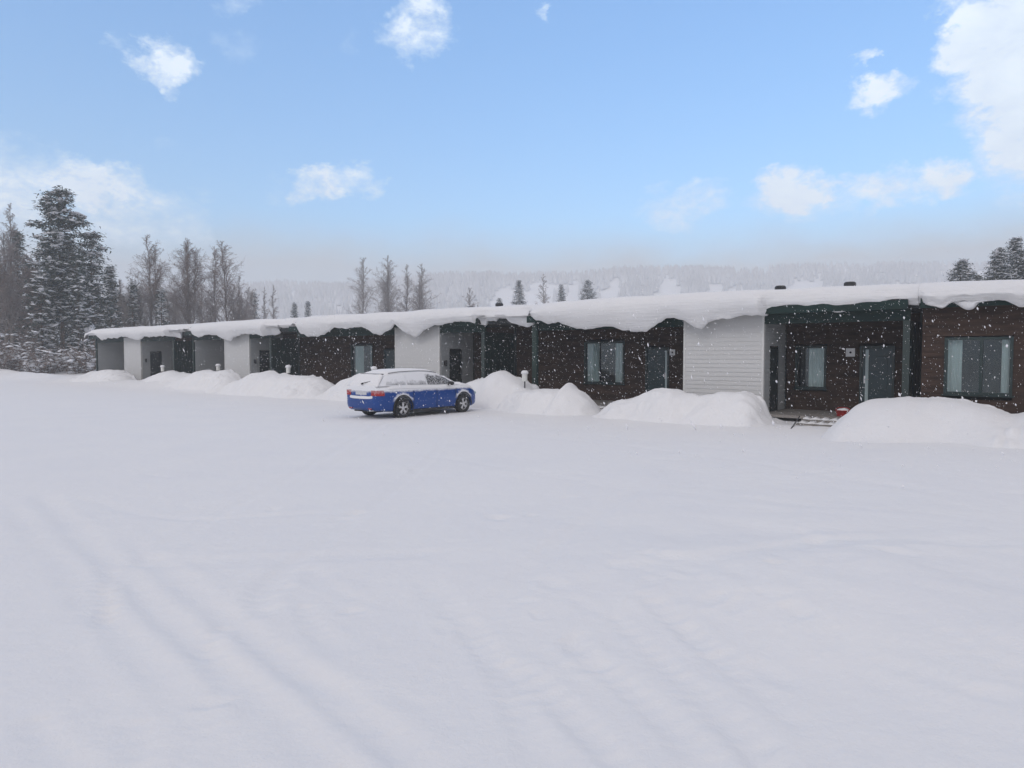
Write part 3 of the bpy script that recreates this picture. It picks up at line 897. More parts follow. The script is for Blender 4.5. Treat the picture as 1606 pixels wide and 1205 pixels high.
pile('broad snow pile with a flat top in front of the nearest white storage wall', [(955,642),(960,634),(972,628),(1000,621),(1018,613),(1030,610),(1060,611),(1072,617),(1100,619),(1130,615),(1160,615),(1172,617),(1184,626),(1194,638),(1198,652)], -2.0, 1.5, 1.1, 1)
pile('large rounded snow pile hiding the foot of the teal door and wide window', [(1326,664),(1330,652),(1345,640),(1352,632),(1368,626),(1400,624),(1425,623),(1445,627),(1470,626),(1500,628),(1530,633),(1560,642),(1580,650),(1592,653),(1602,648),(1625,640),(1680,634),(1760,634),(1860,650)], -2.1, 3.8, 1.2, 2, .05)
pile('snow pile with a sharp peak at its right end, left of the small entrance steps', [(797,636),(802,622),(808,614),(830,612),(850,611),(870,610),(884,613),(889,605),(893,598),(898,605),(908,614),(915,621),(926,631),(931,642)], -2.0, 1.5, .9, 3)
pile('rounded snow pile just beyond the nose of the blue car', [(731,614),(738,602),(750,596),(765,593),(777,585),(785,582),(795,586),(810,594),(822,602),(836,614)], -1.3, 1.6, .9, 4)
pile('snow pile directly behind the tail of the blue car', [(522,622),(533,608),(545,597),(560,590),(567,585),(580,587),(600,592),(640,600),(700,612)], -1.8, 1.6, 1.0, 5)
pile('long snow pile around the lamp left of the blue car', [(366,610),(374,603),(385,596),(395,591),(405,586),(420,584),(432,588),(455,590),(470,590),(485,590),(500,593),(511,600),(519,608),(524,618)], -2.0, 1.9, 1.0, 6)
pile('double humped snow pile in front of the second grey recess from the left end', [(262,613),(274,607),(288,600),(303,592),(318,583),(326,581),(345,583),(355,581),(365,588),(374,599),(384,608)], -2.0, 2.0, 1.0, 7)
pile('small pointed snow pile beside the leftmost lamp', [(224,606),(234,600),(244,592),(252,587),(268,582),(280,585),(300,588),(310,596)], -1.5, 1.9, .9, 8)
pile('low round snow pile in front of the far left end wall', [(118,600),(132,592),(145,588),(155,584),(170,580),(185,581),(195,587),(202,594),(214,603)], -1.6, 2.2, 1.0, 9)

# ================================================================= LAMPS
def bollard(px, py_top, d, label, src=None):
    s, z = on_facade(px, py_top, d)
    w = W(s, d)
    hgt = z
    root = empty('path_lamp', (w.x, w.y, -.03), FA, label, 'lamp', 'low path lamps along the terrace')
    MB().tube((0, 0, 0), (0, 0, hgt - .36), .028, .028, 10).build('post', M['post'], root, smooth=False)
    MB().lathe([(0, hgt - .37), (.085, hgt - .37), (.10, hgt - .35), (.105, hgt - .12), (.09, hgt - .10), (0, hgt - .10)], n=20).build('lamp_head', M['lamp'], root, smooth=False)
    MB().lathe([(.02, hgt - .10), (.10, hgt - .11), (.135, hgt - .085), (.14, hgt - .04), (.115, hgt + .01), (.07, hgt + .035), (0, hgt + .04)], n=20).build('snow_cap', M['snow'], root, smooth=True)
    return root
bollard(255, 573, -1.4, 'snow capped path lamp furthest left, in front of a grey wall door')
bollard(342, 571, -1.2, 'snow capped path lamp on the double humped snow pile')
bollard(452, 573, -1.7, 'snow capped path lamp in front of the dark green wall left of the car')
bollard(586.5, 575, -1.9, 'path lamp whose snow cap peeks over the roof of the blue car')
bollard(823, 581.5, -1.6, 'path lamp with its post showing, right of the blue car')

# ================================================================= LOOSE THINGS
s, z = on_facade(1322, 640, .25)
wp = W(s, .30)
root = empty('plastic_tub', (wp.x, wp.y, .142), FA - .1, 'red plastic tub with a little snow standing on the porch edge by the steps', 'tub')
vs = []
nseg = 28
tub = MB()
def ring(rx, ry, z, n=nseg, wob=0): return [(rx * abs(math.cos(2 * PI * k / n)) ** .7 * (1 if math.cos(2 * PI * k / n) >= 0 else -1) + wob * math.sin(k * 1.7), ry * abs(math.sin(2 * PI * k / n)) ** .7 * (1 if math.sin(2 * PI * k / n) >= 0 else -1), z + wob * math.sin(k * 2.3)) for k in range(nseg)]
rings = [ring(.19, .13, 0), ring(.215, .15, .04), ring(.235, .165, .19, wob=.006), ring(.255, .185, .20, wob=.008), ring(.255, .185, .225, wob=.008), ring(.235, .165, .225, wob=.006), ring(.20, .14, .10)]
for rg in rings: vs += rg
fs = [tuple(range(nseg - 1, -1, -1))]
for i in range(len(rings) - 1):
    fs += [(i * nseg + k, i * nseg + (k + 1) % nseg, (i + 1) * nseg + (k + 1) % nseg, (i + 1) * nseg + k) for k in range(nseg)]
tub.add(vs, fs); tub.build('tub_body', M['red'], root, smooth=True)
hm = MB()
for k in range(10):
    a0, a1 = PI * k / 10, PI * (k + 1) / 10
    hm.tube((.24 * math.cos(a0), -.02, .22 + .10 * math.sin(a0)), (.24 * math.cos(a1), -.02, .22 + .10 * math.sin(a1)), .012, .012, 6)
hm.build('carry_handle', M['red'], root)
sm = MB().lathe([(.21, .16), (.19, .23), (.12, .275), (.05, .29), (0, .295)], n=18); sm.v = [(x + .01 * math.sin(y * 30), y * .7, z_ + .01 * math.sin(x * 25)) for x, y, z_ in sm.v]
sm.build('snow_filling', M['snow'], root, smooth=True)
root.scale = (.85, .85, .85)

x0, y0 = on_ground(1240, 672, .03); x1, y1 = on_ground(1253, 660, .03)
gz = ground_z(x0, y0)
root = empty('shovel_handle', (x0, y0, gz), 0, 'dark grey broken stick poking out of the snow before the steps', 'stick')
MB().tube((0, 0, -.02), (x1 - x0, y1 - y0, .12), .020, .016, 8).build('shaft', M['post'], root)
MB().tube((x1 - x0, y1 - y0, .121), ((x1 - x0) * 1.06, (y1 - y0) * 1.06, .129), .022, .022, 8).build('grip', M['plastic'], root)

# ================================================================= CAR
def interp(tab, x):
    return float(np.interp(x, [t[0] for t in tab], [t[1] for t in tab]))
def build_car():
    hd = math.radians(90 - 40.5)          # heading on the ground
    # right rear wheel contact point surveyed on the snow
    rx, ry = on_ground(631, 655.5)
    fwd = Vector((math.cos(hd), math.sin(hd), 0)); left = Vector((-fwd.y, fwd.x, 0))
    p = Vector((rx, ry, 0)) + left * .83
    root = empty('parked_car', p, hd, 'blue estate car with snow on its roof and windows parked nose towards the terrace', 'car')
    R = .315
    halfw = [(-.98, .60), (-.94, .74), (-.85, .82), (-.6, .875), (0, .90), (1.3, .905), (2.6, .90), (3.1, .87), (3.36, .79), (3.48, .68), (3.54, .52)]
    zbot = [(-.98, .34), (-.9, .25), (-.5, .21), (0, .18), (2.7, .18), (3.3, .2), (3.54, .26)]
    zsh = [(-.98, .60), (-.955, .64), (-.93, .90), (-.6, .93), (0, .94), (1.5, .90), (2.5, .87), (3.1, .78), (3.4, .68), (3.54, .55)]
    ztop = [(-.98, .62), (-.955, .655), (-.93, .98), (-.85, 1.02), (0, 1.01), (1.5, .97), (2.55, .98), (2.7, .97), (3.1, .90), (3.38, .79), (3.49, .68), (3.54, .58)]
    st = [-.98, -.965, -.955, -.93, -.85, -.75, -.6, -.45, -.3, -.15, 0, .2, .45, .7, 1.0, 1.3, 1.6, 1.9, 2.2, 2.4, 2.55, 2.7, 2.85, 3.0, 3.15, 3.3, 3.38, 3.44, 3.5, 3.54]
    sec = []
    for x in st:
        w, zb, zs, zt = interp(halfw, x), interp(zbot, x), interp(zsh, x), interp(ztop, x)
        zm = zb + (zs - zb) * .45
        half = [(0, zb), (w * .80, zb), (w * .93, zb + .05), (w * .985, zb + (zs - zb) * .22), (w, zm), (w * .995, zb + (zs - zb) * .75), (w * .955, zs), (w * .90, zs + (zt - zs) * .5), (w * .80, zt), (w * .4, zt + .025), (0, zt + .03)]
        full = [(y, z) for y, z in half] + [(-y, z) for y, z in half[-2:0:-1]]
        sec.append([(x, y, z) for y, z in full])
    n = len(sec[0])
    mb = MB()
    for s_ in sec: mb.v += s_
    for i in range(len(sec) - 1):
        for k in range(n):
            mb.f.append((i * n + k, i * n + (k + 1) % n, (i + 1) * n + (k + 1) % n, (i + 1) * n + k))
    mb.f.append(tuple(range(n))[::-1]); mb.f.append(tuple(range((len(sec) - 1) * n, len(sec) * n)))
    body = mb.build('body', M['paint'], root)
    bm = bmesh.new(); bm.from_mesh(body.data); bmesh.ops.recalc_face_normals(bm, faces=bm.faces); bm.to_mesh(body.data); bm.free()
    cut = []
    for wx in (0, 2.68):
        for sy in (-1, 1):
            c = MB().tube((wx, sy * .60, R + .01), (wx, sy * 1.2, R + .01), .375, .375, 36).build('cut', M['plastic'])
            bm = bmesh.new(); bm.from_mesh(c.data); bmesh.ops.recalc_face_normals(bm, faces=bm.faces); bm.to_mesh(c.data); bm.free()
            c.matrix_world = Matrix.Identity(4); cut.append(c)
    body.parent = None
    for c in cut:
        md = body.modifiers.new('cut', 'BOOLEAN'); md.operation = 'DIFFERENCE'; md.object = c; md.solver = 'EXACT'
    dg = bpy.context.evaluated_depsgraph_get(); dg.update()
    me = bpy.data.meshes.new_from_object(body.evaluated_get(dg))
    body.modifiers.clear(); body.data = me; body.parent = root
    for c in cut: bpy.data.objects.remove(c)
    smooth_angle(body, 34)
    # greenhouse
    groof = [(-.62, 1.02), (-.50, 1.385), (-.3, 1.42), (.2, 1.455), (.9, 1.47), (1.35, 1.45), (1.7, 1.385), (2.1, 1.23), (2.62, .985)]
    def gw_base(x): return interp([(-.86, .74), (-.5, .80), (0, .825), (1.6, .825), (2.2, .80), (2.66, .74)], x)
    def gw_top(x): return interp([(-.6, .56), (0, .61), (1.2, .62), (1.9, .60), (2.66, .66)], x)
    def gbase(x): return interp(ztop, x) - .012
    # stations: (x at base, x at roof level) lean for the tailgate
    gs = []
    stations = [(-.86, -.52, 1.375), (-.70, -.44, 1.40), (-.45, -.25, 1.425), (0, .05, 1.45), (.45, .45, 1.465), (.9, .9, 1.47), (1.3, 1.25, 1.457), (1.7, 1.5, 1.43), (2.1, 1.62, 1.405), (2.45, 1.70, 1.385), (2.62, 1.74, 1.372)]
    rows = []
    for (xb, xt, zt) in stations:
        wb, wt = gw_base(xb), gw_top(xt)
        zb = gbase(xb)
        half = [(xb, wb, zb), (xb + (xt - xb) * .5, wb + (wt - wb) * .42, zb + (zt - .05 - zb) * .5), (xt - (xt - xb) * .08, wt + .035, zt - .075), (xt, wt - .06, zt - .02), (xt, wt * .5, zt + .01), (xt, 0, zt + .015)]
        full = half + [(x, -y, z) for x, y, z in half[-2::-1]]
        rows.append(full)
    n = len(rows[0]); mb = MB()
    for r_ in rows: mb.v += r_
    for i in range(len(rows) - 1):
        for k in range(n - 1):
            mb.f.append((i * n + k, i * n + k + 1, (i + 1) * n + k + 1, (i + 1) * n + k))
    # close rear and windscreen surfaces
    mb.f.append(tuple(range(n))); mb.f.append(tuple(range((len(rows) - 1) * n, len(rows) * n))[::-1])
    cab = mb.build('cabin', M['paint'], root); smooth_angle(cab, 40)
    # side glass laid on the cabin side
    def side_pt(sgn, i, f, v):
        a = stations[i]; b_ = stations[i + 1]
        xb = a[0] + (b_[0] - a[0]) * f; xt = a[1] + (b_[1] - a[1]) * f; zt = a[2] + (b_[2] - a[2]) * f
        wb, wt = gw_base(xb), gw_top(xt); zb = gbase(xb)
        P0_ = Vector((xb, wb, zb)); P1_ = Vector((xb + (xt - xb) * .5, wb + (wt - wb) * .42, zb + (zt - .05 - zb) * .5)); P2_ = Vector((xt - (xt - xb) * .08, wt + .035, zt - .075))
        q = P0_.lerp(P1_, v * 2) if v < .5 else P1_.lerp(P2_, v * 2 - 1)
        return Vector((q.x, sgn * (q.y + .010), q.z + .002))
    for sgn in (-1, 1):
        for nm, i0, f0, i1, f1, mt in (('rear_quarter_window', 1, .3, 3, .35, 'carglass'), ('side_window', 3, .5, 5, .35, 'carglass'), ('side_window', 5, .5, 9, .0, 'clearglass')):
            g = MB(); cols = []
            t0, t1 = i0 + f0, i1 + f1
            m_ = 10
            for k in range(m_ + 1):
                t = t0 + (t1 - t0) * k / m_
                i = min(int(t), len(stations) - 2); f_ = t - i
                hi = .93
                if nm == 'rear_quarter_window': hi = .93 if k > 3 else .62 + .1 * k
                for v in (.10, .5, hi):
                    g.v.append(tuple(side_pt(sgn, i, f_, v)))
            for k in range(m_):
                for j in range(2):
                    q = (k * 3 + j, (k + 1) * 3 + j, (k + 1) * 3 + j + 1, k * 3 + j + 1)
                    g.f.append(q if sgn < 0 else q[::-1])
            g.build(nm, M[mt], root, smooth=True)
    # snow blanket on the roof, rear window and bonnet
    def snow_sheet(name, P, nu, nv, th, seed):
        v = []
        A = np.array(P).reshape(nu, nv, 3)
        U = np.arange(nu)[:, None] / (nu - 1); V_ = np.arange(nv)[None, :] / (nv - 1)
        e = np.minimum(np.minimum(U, 1 - U) * 7, np.minimum(V_, 1 - V_) * 7).clip(0, 1) ** .5
        top = A.copy(); 
        lump = 1 + .35 * fbm(A[..., 0], A[..., 1], .3, 3, seed)
        top[..., 2] += th * e * lump + .004 - .02 * (1 - e)
        bot = A.copy(); bot[..., 2] -= .03
        verts_ = np.concatenate([top.reshape(-1, 3), bot.reshape(-1, 3)])
        Fq = grid_faces(nu, nv)
        m2 = MB(); m2.v = [tuple(map(float, q)) for q in verts_]; m2.f = [tuple(int(i) for i in q)[::-1] for q in Fq]
        o_ = nu * nv
        m2.f += [tuple(int(i) + o_ for i in q) for q in Fq]
        border = [i * nv for i in range(nu)] + [(nu - 1) * nv + j for j in range(1, nv)] + [i * nv + nv - 1 for i in range(nu - 2, -1, -1)] + [j for j in range(nv - 2, 0, -1)]
        for q in range(len(border)):
            a_, b_ = border[q], border[(q + 1) % len(border)]
            m2.f.append((a_, b_, b_ + o_, a_ + o_))
        ob = m2.build(name, M['snow'], root, smooth=True)
        bm = bmesh.new(); bm.from_mesh(ob.data); bmesh.ops.recalc_face_normals(bm, faces=bm.faces); bm.to_mesh(ob.data); bm.free()
        return ob
    P = []
    xs = np.linspace(-.50, 1.78, 30); ys = np.linspace(-.60, .60, 14)
    for x in xs:
        zt = float(np.interp(x, [t[1] for t in stations], [t[2] for t in stations]))
        for y in ys:
            P.append((x, y, zt + .015 - .055 * (abs(y) / .6) ** 3))
    snow_sheet('roof_snow', P, 30, 14, .045, 3)
    P = []
    for x in np.linspace(0, 1, 14):
        for y in np.linspace(-1, 1, 12):
            P.append((-.90 + .33 * x, y * (.77 - .17 * x), 1.02 + .35 * x))
    o_ = snow_sheet('rear_window_snow', P, 14, 12, .05, 4)
    P = []
    for x in np.linspace(2.0, 2.70, 10):
        for y in np.linspace(-1, 1, 12):
            zz = float(np.interp(x, [1.74, 2.62, 2.7], [1.372, .985, .985]))
            P.append((x, y * .66, zz + .0))
    snow_sheet('windscreen_snow', P, 10, 12, .05, 5)
    P = []
    for x in np.linspace(2.60, 3.48, 18):
        for y in np.linspace(-1, 1, 14):
            w = interp(halfw, x) * .90
            P.append((x, y * w, interp(ztop, x) + .02 - (.05 if abs(y) > .9 else 0)))
    snow_sheet('bonnet_snow', P, 18, 14, .05, 6)
    P = []
    for x in np.linspace(-1.015, -.92, 6):
        for y in np.linspace(-1, 1, 28):
            w = .70 + (x + 1.015) / .095 * .10
            P.append((x + .13 * abs(y) ** 4, y * w, .645 + .05 * abs(y) ** 4))
    snow_sheet('bumper_snow', P, 6, 28, .045, 7)
    for sgn in (-1, 1):
        P = []
        for x in np.linspace(-.55, 2.3, 26):
            for y in np.linspace(0, 1, 5):
                w0 = interp(halfw, x) * .965; w1 = gw_base(x) - .02
                P.append((x, sgn * (w0 + (w1 - w0) * y), interp(zsh, x) + (interp(ztop, x) - interp(zsh, x)) * y + .0))
        snow_sheet('shoulder_snow', P, 26, 5, .03, 8)
    # wheels
    for wx in (0, 2.68):
        for sy in (-1, 1):
            w = MB()
            w.lathe([(.20, -.10), (.29, -.105), (.312, -.08), (R, -.05), (R, .05), (.312, .08), (.29, .105), (.20, .10), (.19, .0), (.20, -.10)], n=40)
            w.v = [(x, z_, y) for x, y, z_ in w.v]
            tr_ = w.build('wheel', M['tyre'], root, smooth=False); smooth_angle(tr_, 40)
            tr_.location = (wx, sy * .80, R - .01)
            rm = MB()
            k0 = .085
            prof = MB().lathe([(.205, k0 + .012), (.215, k0), (.19, k0 - .02), (.18, -.02)], n=36)
            rm.v = [(x, z_, y) for x, y, z_ in prof.v]; rm.f = list(prof.f)
            for k in range(5):
                a = 2 * PI * k / 5 + .3 + wx
                for off in (-.16, .16):
                    ca, sa_ = math.cos(a), math.sin(a)
                    c2, s2 = math.cos(a + off), math.sin(a + off)
                    p_ = Vector((.04 * ca, k0 - .005, .04 * sa_)); q_ = Vector((.20 * c2, k0 - .006, .20 * s2))
                    t_ = (q_ - p_).normalized(); nn_ = Vector((-t_.z, 0, t_.x))
                    rm.add([p_ + nn_ * .020, q_ + nn_ * .014, q_ - nn_ * .014, p_ - nn_ * .020, p_ + nn_ * .020 + Vector((0, -.03, 0)), q_ + nn_ * .014 + Vector((0, -.03, 0)), q_ - nn_ * .014 + Vector((0, -.03, 0)), p_ - nn_ * .020 + Vector((0, -.03, 0))],
                           [(0, 1, 2, 3), (0, 4, 5, 1), (2, 6, 7, 3), (1, 5, 6, 2)])
            hub = MB().lathe([(.055, k0 - .03), (.055, k0 + .002), (.03, k0 + .012), (0, k0 + .012)], n=18)
            rm.add([(x, z_, y) for x, y, z_ in hub.v], hub.f)
            if sy < 0: rm.v = [(x, -y, z_) for x, y, z_ in rm.v]
            rm.build('rim', M['rim'], tr_)
            ds = MB().lathe([(0, .0), (.195, .0)], n=24); ds.v = [(x, sy * .02, y) for x, y, z_ in ds.v]
            ds.build('brake_disc', M['plastic'], tr_)
    MB().box((.40, -.80, .16), (2.28, .80, .24)).box((-.80, -.55, .2), (-.42, .55, .3)).build('underbody', M['plastic'], root)
    for sgn in (-1, 1):
        # tail light wraps round the corner
        t = MB()
        ring_ = []
        for z_ in (.72, .80, .885):
            for (x, y) in ((-.935, .50), (-.945, .60), (-.93, .70), (-.88, .785), (-.80, .835), (-.72, .862)):
                yy = y
                if z_ > .8 and y > .84: x += -.04
                ring_.append((x - .012, sgn * (yy + .010), z_))
        t.add(ring_, [])
        for r_ in range(2):
            for k in range(5):
                q = (r_ * 6 + k, r_ * 6 + k + 1, (r_ + 1) * 6 + k + 1, (r_ + 1) * 6 + k)
                t.f.append(q if sgn > 0 else q[::-1])
        tl = t.build('tail_light', M['taillight'], root)
        sol = tl.modifiers.new('t', 'SOLIDIFY'); sol.thickness = .03; sol.offset = 0
        # mirror
        mr = MB().lathe([(.0, -.10), (.05, -.095), (.075, -.03), (.075, .04), (.05, .09), (0, .10)], n=14)
        mr.v = [(2.02 + x * 1.0, sgn * (.96 + z_), 1.03 + y * .9) for x, y, z_ in mr.v]
        mr.tube((2.02, sgn * .82, .98), (2.02, sgn * .90, 1.01), .025)
        mr.build('wing_mirror', M['plastic'], root, smooth=True)
        # arch lip, sill, door handles, door seams
        for hx0 in (.62, 1.62):
            MB().box((hx0, sgn * .885 - .012, .80), (hx0 + .17, sgn * .885 + .018, .825)).build('door_handle', M['paint'], root, bevel=.005)
        MB().box((.42, sgn * .84 - .03, .17), (2.26, sgn * .84 + .045, .25)).build('sill_trim', M['plastic'], root, bevel=.01)
        for wx in (0, 2.68):
            ar = MB()
            for k in range(16):
                a0, a1 = PI * (-.06 + 1.12 * k / 16), PI * (-.06 + 1.12 * (k + 1) / 16)
                ww = .893 if wx == 0 else .885
                ar.tube((wx + .385 * math.cos(a0), sgn * ww, R + .01 + .385 * math.sin(a0)), (wx + .385 * math.cos(a1), sgn * ww, R + .01 + .385 * math.sin(a1)), .018, .018, 6, caps=False)
            ar.build('wheel_arch_lip', M['plastic'], root)
        for sx_ in (.42, 1.42, 2.30):
            MB().box((sx_ - .004, sgn * .897, .30), (sx_ + .004, sgn * .909, .86)).build('door_seam', M['plastic'], root)
        MB().box((-1.0, sgn * .48 - .07, .30), (-.965, sgn * .48 + .07, .335)).build('rear_reflector', M['taillight'], root)
        hl = MB().box((3.30, sgn * .60 - .12, .60), (3.49, sgn * .60 + .12, .70)).build('headlight', M['frost'], root, bevel=.03)
    MB().box((-.955, -.27, .735), (-.935, .27, .855)).build('number_plate', M['plate'], root, bevel=.004)
    MB().box((-.965, -.45, .60 - .28), (-.93, .45, .42)).build('rear_valance', M['plastic'], root, bevel=.01)
    MB().tube((-1.01, -.50, .27), (-.8, -.50, .27), .035, .035, 12).build('exhaust_pipe', M['chrome'], root)
    MB().box((-.60, -.52, 1.355), (-.47, .52, 1.385)).build('roof_spoiler', M['plastic'], root, bevel=.01)
    MB().tube((-.93, -.02, 1.09), (-.80, -.30, 1.16), .012, .008, 6).tube((-.94, .0, 1.07), (-.86, 0, 1.09), .025, .025, 10).build('rear_wiper', M['plastic'], root)
    for sgn in (-1, 1):
        rr_ = MB()  # dark line drawn along the roof edge; the car has no rails
        for k in range(10):
            xa, xb_ = -.35 + 2.0 * k / 10, -.35 + 2.0 * (k + 1) / 10
            za = float(np.interp(xa, [t[1] for t in stations], [t[2] for t in stations])) + .0
            zb_ = float(np.interp(xb_, [t[1] for t in stations], [t[2] for t in stations])) + .0
            rr_.tube((xa, sgn * .585, za - .012), (xb_, sgn * .60, zb_ - .012), .011, .011, 6, caps=False)
        rr_.build('roof_edge_line', M['plastic'], root)
    return root
build_car()

# ================================================================= TREES
class Branches:
    """thin tapered three-sided limbs collected into one mesh"""
    def __init__(self): self.v = []; self.f = []
    def seg(self, p, q, r0, r1):
        ax = q - p
        if ax.length < 1e-5: return
        ax = ax.normalized()
        t = Vector((0, 0, 1)) if abs(ax.z) < .9 else Vector((1, 0, 0))
        u = ax.cross(t).normalized(); w = ax.cross(u)
        n = len(self.v)
        for c, r in ((p, r0), (q, r1)):
            for k in range(3):
                a = 2 * PI * k / 3
                self.v.append(tuple(c + u * (math.cos(a) * r) + w * (math.sin(a) * r)))
        self.f += [(n, n + 1, n + 4, n + 3), (n + 1, n + 2, n + 5, n + 4), (n + 2, n, n + 3, n + 5)]
    def build(self, name, mat, parent):
        return np_mesh(name, np.array(self.v), np.array(self.f), mat, parent)

def trunk_mesh(path, radii, n=10):
    mb = MB()
    for i in range(len(path) - 1):
        mb.tube(path[i], path[i + 1], radii[i], radii[i + 1], n, caps=(i == 0 or i == len(path) - 2))
    return mb

def birch(px, py_top, Y, label, seed, width_px=40, stems=1, dens=1.0, group='bare birches behind the terrace', frost=False, low=.22, name='birch_tree', parts=True, twigr=None):
    R_ = random.Random(seed)
    X = (px - 803) / F * Y
    h = (558 - py_top) / F * Y + CAM_H
    gz = ground_z(X, Y) - .1
    root = empty(name, (X, Y, gz), R_.uniform(0, 6), label, 'tree', group)
    crown = Branches(); mbT = MB()
    half = width_px / 2 / F * Y
    tr_ = twigr or max(.008, Y * .000085)
    for st in range(stems):
        off = Vector((R_.uniform(-.4, .4), R_.uniform(-.4, .4), 0)) * (stems > 1) * 1.6
        hh_ = h * (1 if st == 0 else R_.uniform(.82, .97))
        lean = Vector((R_.uniform(-1, 1), R_.uniform(-1, 1), 0)) * .03 * hh_ + off * .8
        nseg_ = 12
        path = []; p = off.copy()
        for i in range(nseg_ + 1):
            t = i / nseg_
            path.append(off + lean * t * t + Vector((R_.gauss(0, .06), R_.gauss(0, .06), 0)) * (t > 0) + Vector((0, 0, hh_ * t)))
        rad0 = .0085 * hh_
        rad = [rad0 * (1 - .93 * (i / nseg_)) + .01 for i in range(nseg_ + 1)]
        tm = trunk_mesh(path, rad, 7); mbT.add(tm.v, tm.f)
        nl = int(60 * dens)
        for k in range(nl):
            t = low + (1 - low - .02) * ((k + R_.random()) / nl)
            i = min(int(t * nseg_), nseg_ - 1); f_ = t * nseg_ - i
            o_ = path[i].lerp(path[i + 1], f_)
            az = R_.uniform(0, 2 * PI)
            shape = (1 - ((t - .36) / .66) ** 2)
            ln = half * (.10 + .95 * max(shape, .06)) * R_.uniform(.6, 1.2)
            up = R_.uniform(1.3, 2.6)
            dirn = Vector((math.cos(az), math.sin(az), up)).normalized()
            pts = [o_]
            q = o_.copy(); dcur = dirn.copy()
            m_ = 6
            L_ = ln * (2.3 - .95 * t)
            for j in range(m_):
                dcur = (dcur + Vector((R_.gauss(0, .13), R_.gauss(0, .13), .05 - .05 * j))).normalized()
                q = q + dcur * (L_ / m_)
                pts.append(q.copy())
            r0 = min(rad[i] * .55, .008 * L_ + .012)
            for j in range(m_):
                crown.seg(pts[j], pts[j + 1], r0 * (1 - j / m_) + tr_, r0 * (1 - (j + 1) / m_) + tr_)
            for j in range(1, m_ + 1):
                for _ in range(3):
                    d2 = (dcur * .4 + Vector((R_.gauss(0, .8), R_.gauss(0, .8), R_.gauss(.45, .4)))).normalized()
                    l2 = L_ * R_.uniform(.16, .34)
                    a_ = pts[j]; b_ = a_ + d2 * l2 * .5; c_ = b_ + (d2 + Vector((0, 0, -.15))).normalized() * l2 * .5
                    crown.seg(a_, b_, tr_ * 1.4, tr_ * 1.1); crown.seg(b_, c_, tr_ * 1.1, tr_)
                    for e in range(5):
                        s_ = a_.lerp(c_, R_.uniform(.3, 1))
                        d3 = Vector((R_.gauss(0, .6), R_.gauss(0, .6), R_.gauss(-.45, .5))).normalized() * l2 * R_.uniform(.3, .6)
                        crown.seg(s_, s_ + d3, tr_ * .8, tr_ * .5)
    mbT.build('trunk', M['bark'], root, smooth=True)
    crown.build('crown', M['twig_frost'] if frost else M['twig'], root)
    return root

def clump_arrays(centers, sizes, R_, per, flat=.55, droop=.25, size=.5):
    """needle sprays: small triangles scattered round each centre"""
    n = len(centers)
    C_ = np.repeat(np.array(centers), per, 0); S = np.repeat(np.array(sizes), per)
    g = np.random.default_rng(R_.randrange(1 << 30))
    m_ = n * per
    off = g.normal(0, 1, (m_, 3)) * np.array([.55, .55, .28]) * S[:, None]
    c = C_ + off
    d = off / (np.linalg.norm(off, axis=1, keepdims=True) + 1e-6) + g.normal(0, .45, (m_, 3)); d[:, 2] = d[:, 2] * .5 - droop
    d /= np.linalg.norm(d, axis=1, keepdims=True)
    w = np.cross(d, g.normal(0, 1, (m_, 3)) * np.array([.4, .4, 1])); w /= np.linalg.norm(w, axis=1, keepdims=True) + 1e-6
    L_ = (S * size * g.uniform(.6, 1.3, m_))[:, None]
    a = c - d * L_ * .5 + w * L_ * .20; b = c - d * L_ * .5 - w * L_ * .20; e = c + d * L_ * .6
    V_ = np.stack([a, b, e], 1).reshape(-1, 3)
    return V_, np.arange(m_ * 3).reshape(-1, 3)

def snow_patches(centers, sizes, R_, cover=.6):
    """low lumps of snow lying on the sprays"""
    g = np.random.default_rng(R_.randrange(1 << 30))
    C_ = np.array(centers); S = np.array(sizes)
    keep = g.random(len(C_)) < cover
    C_, S = C_[keep], S[keep]
    n = len(C_); K_ = 6
    vs = []
    a0 = g.uniform(0, 2 * PI, n)
    big = np.where(g.random(n) < .3, 1.7, .9); rx = S * g.uniform(.35, .75, n) * big; ry = S * g.uniform(.2, .45, n) * big; rot = g.uniform(0, PI, n)
    tilt = g.normal(0, .25, (n, 2))
    for k in range(K_):
        a = a0 + 2 * PI * k / K_
        r_ = g.uniform(.75, 1.2, n)
        u = rx * r_ * np.cos(a); v = ry * r_ * np.sin(a)
        x = u * np.cos(rot) - v * np.sin(rot); y = u * np.sin(rot) + v * np.cos(rot)
        z = tilt[:, 0] * x + tilt[:, 1] * y - .05 * S
        vs.append(np.stack([C_[:, 0] + x, C_[:, 1] + y, C_[:, 2] + S * .22 + z], 1))
    top = np.stack([C_[:, 0], C_[:, 1], C_[:, 2] + S * .36], 1); bot = np.stack([C_[:, 0], C_[:, 1], C_[:, 2] + S * .10], 1)
    V_ = np.stack(vs + [top, bot], 1).reshape(-1, 3)
    o_ = np.arange(n) * (K_ + 2)
    F_ = np.concatenate([np.stack([o_ + k, o_ + (k + 1) % K_, o_ + K_], 1) for k in range(K_)] + [np.stack([o_ + (k + 1) % K_, o_ + k, o_ + K_ + 1], 1) for k in range(K_)])
    return V_, F_

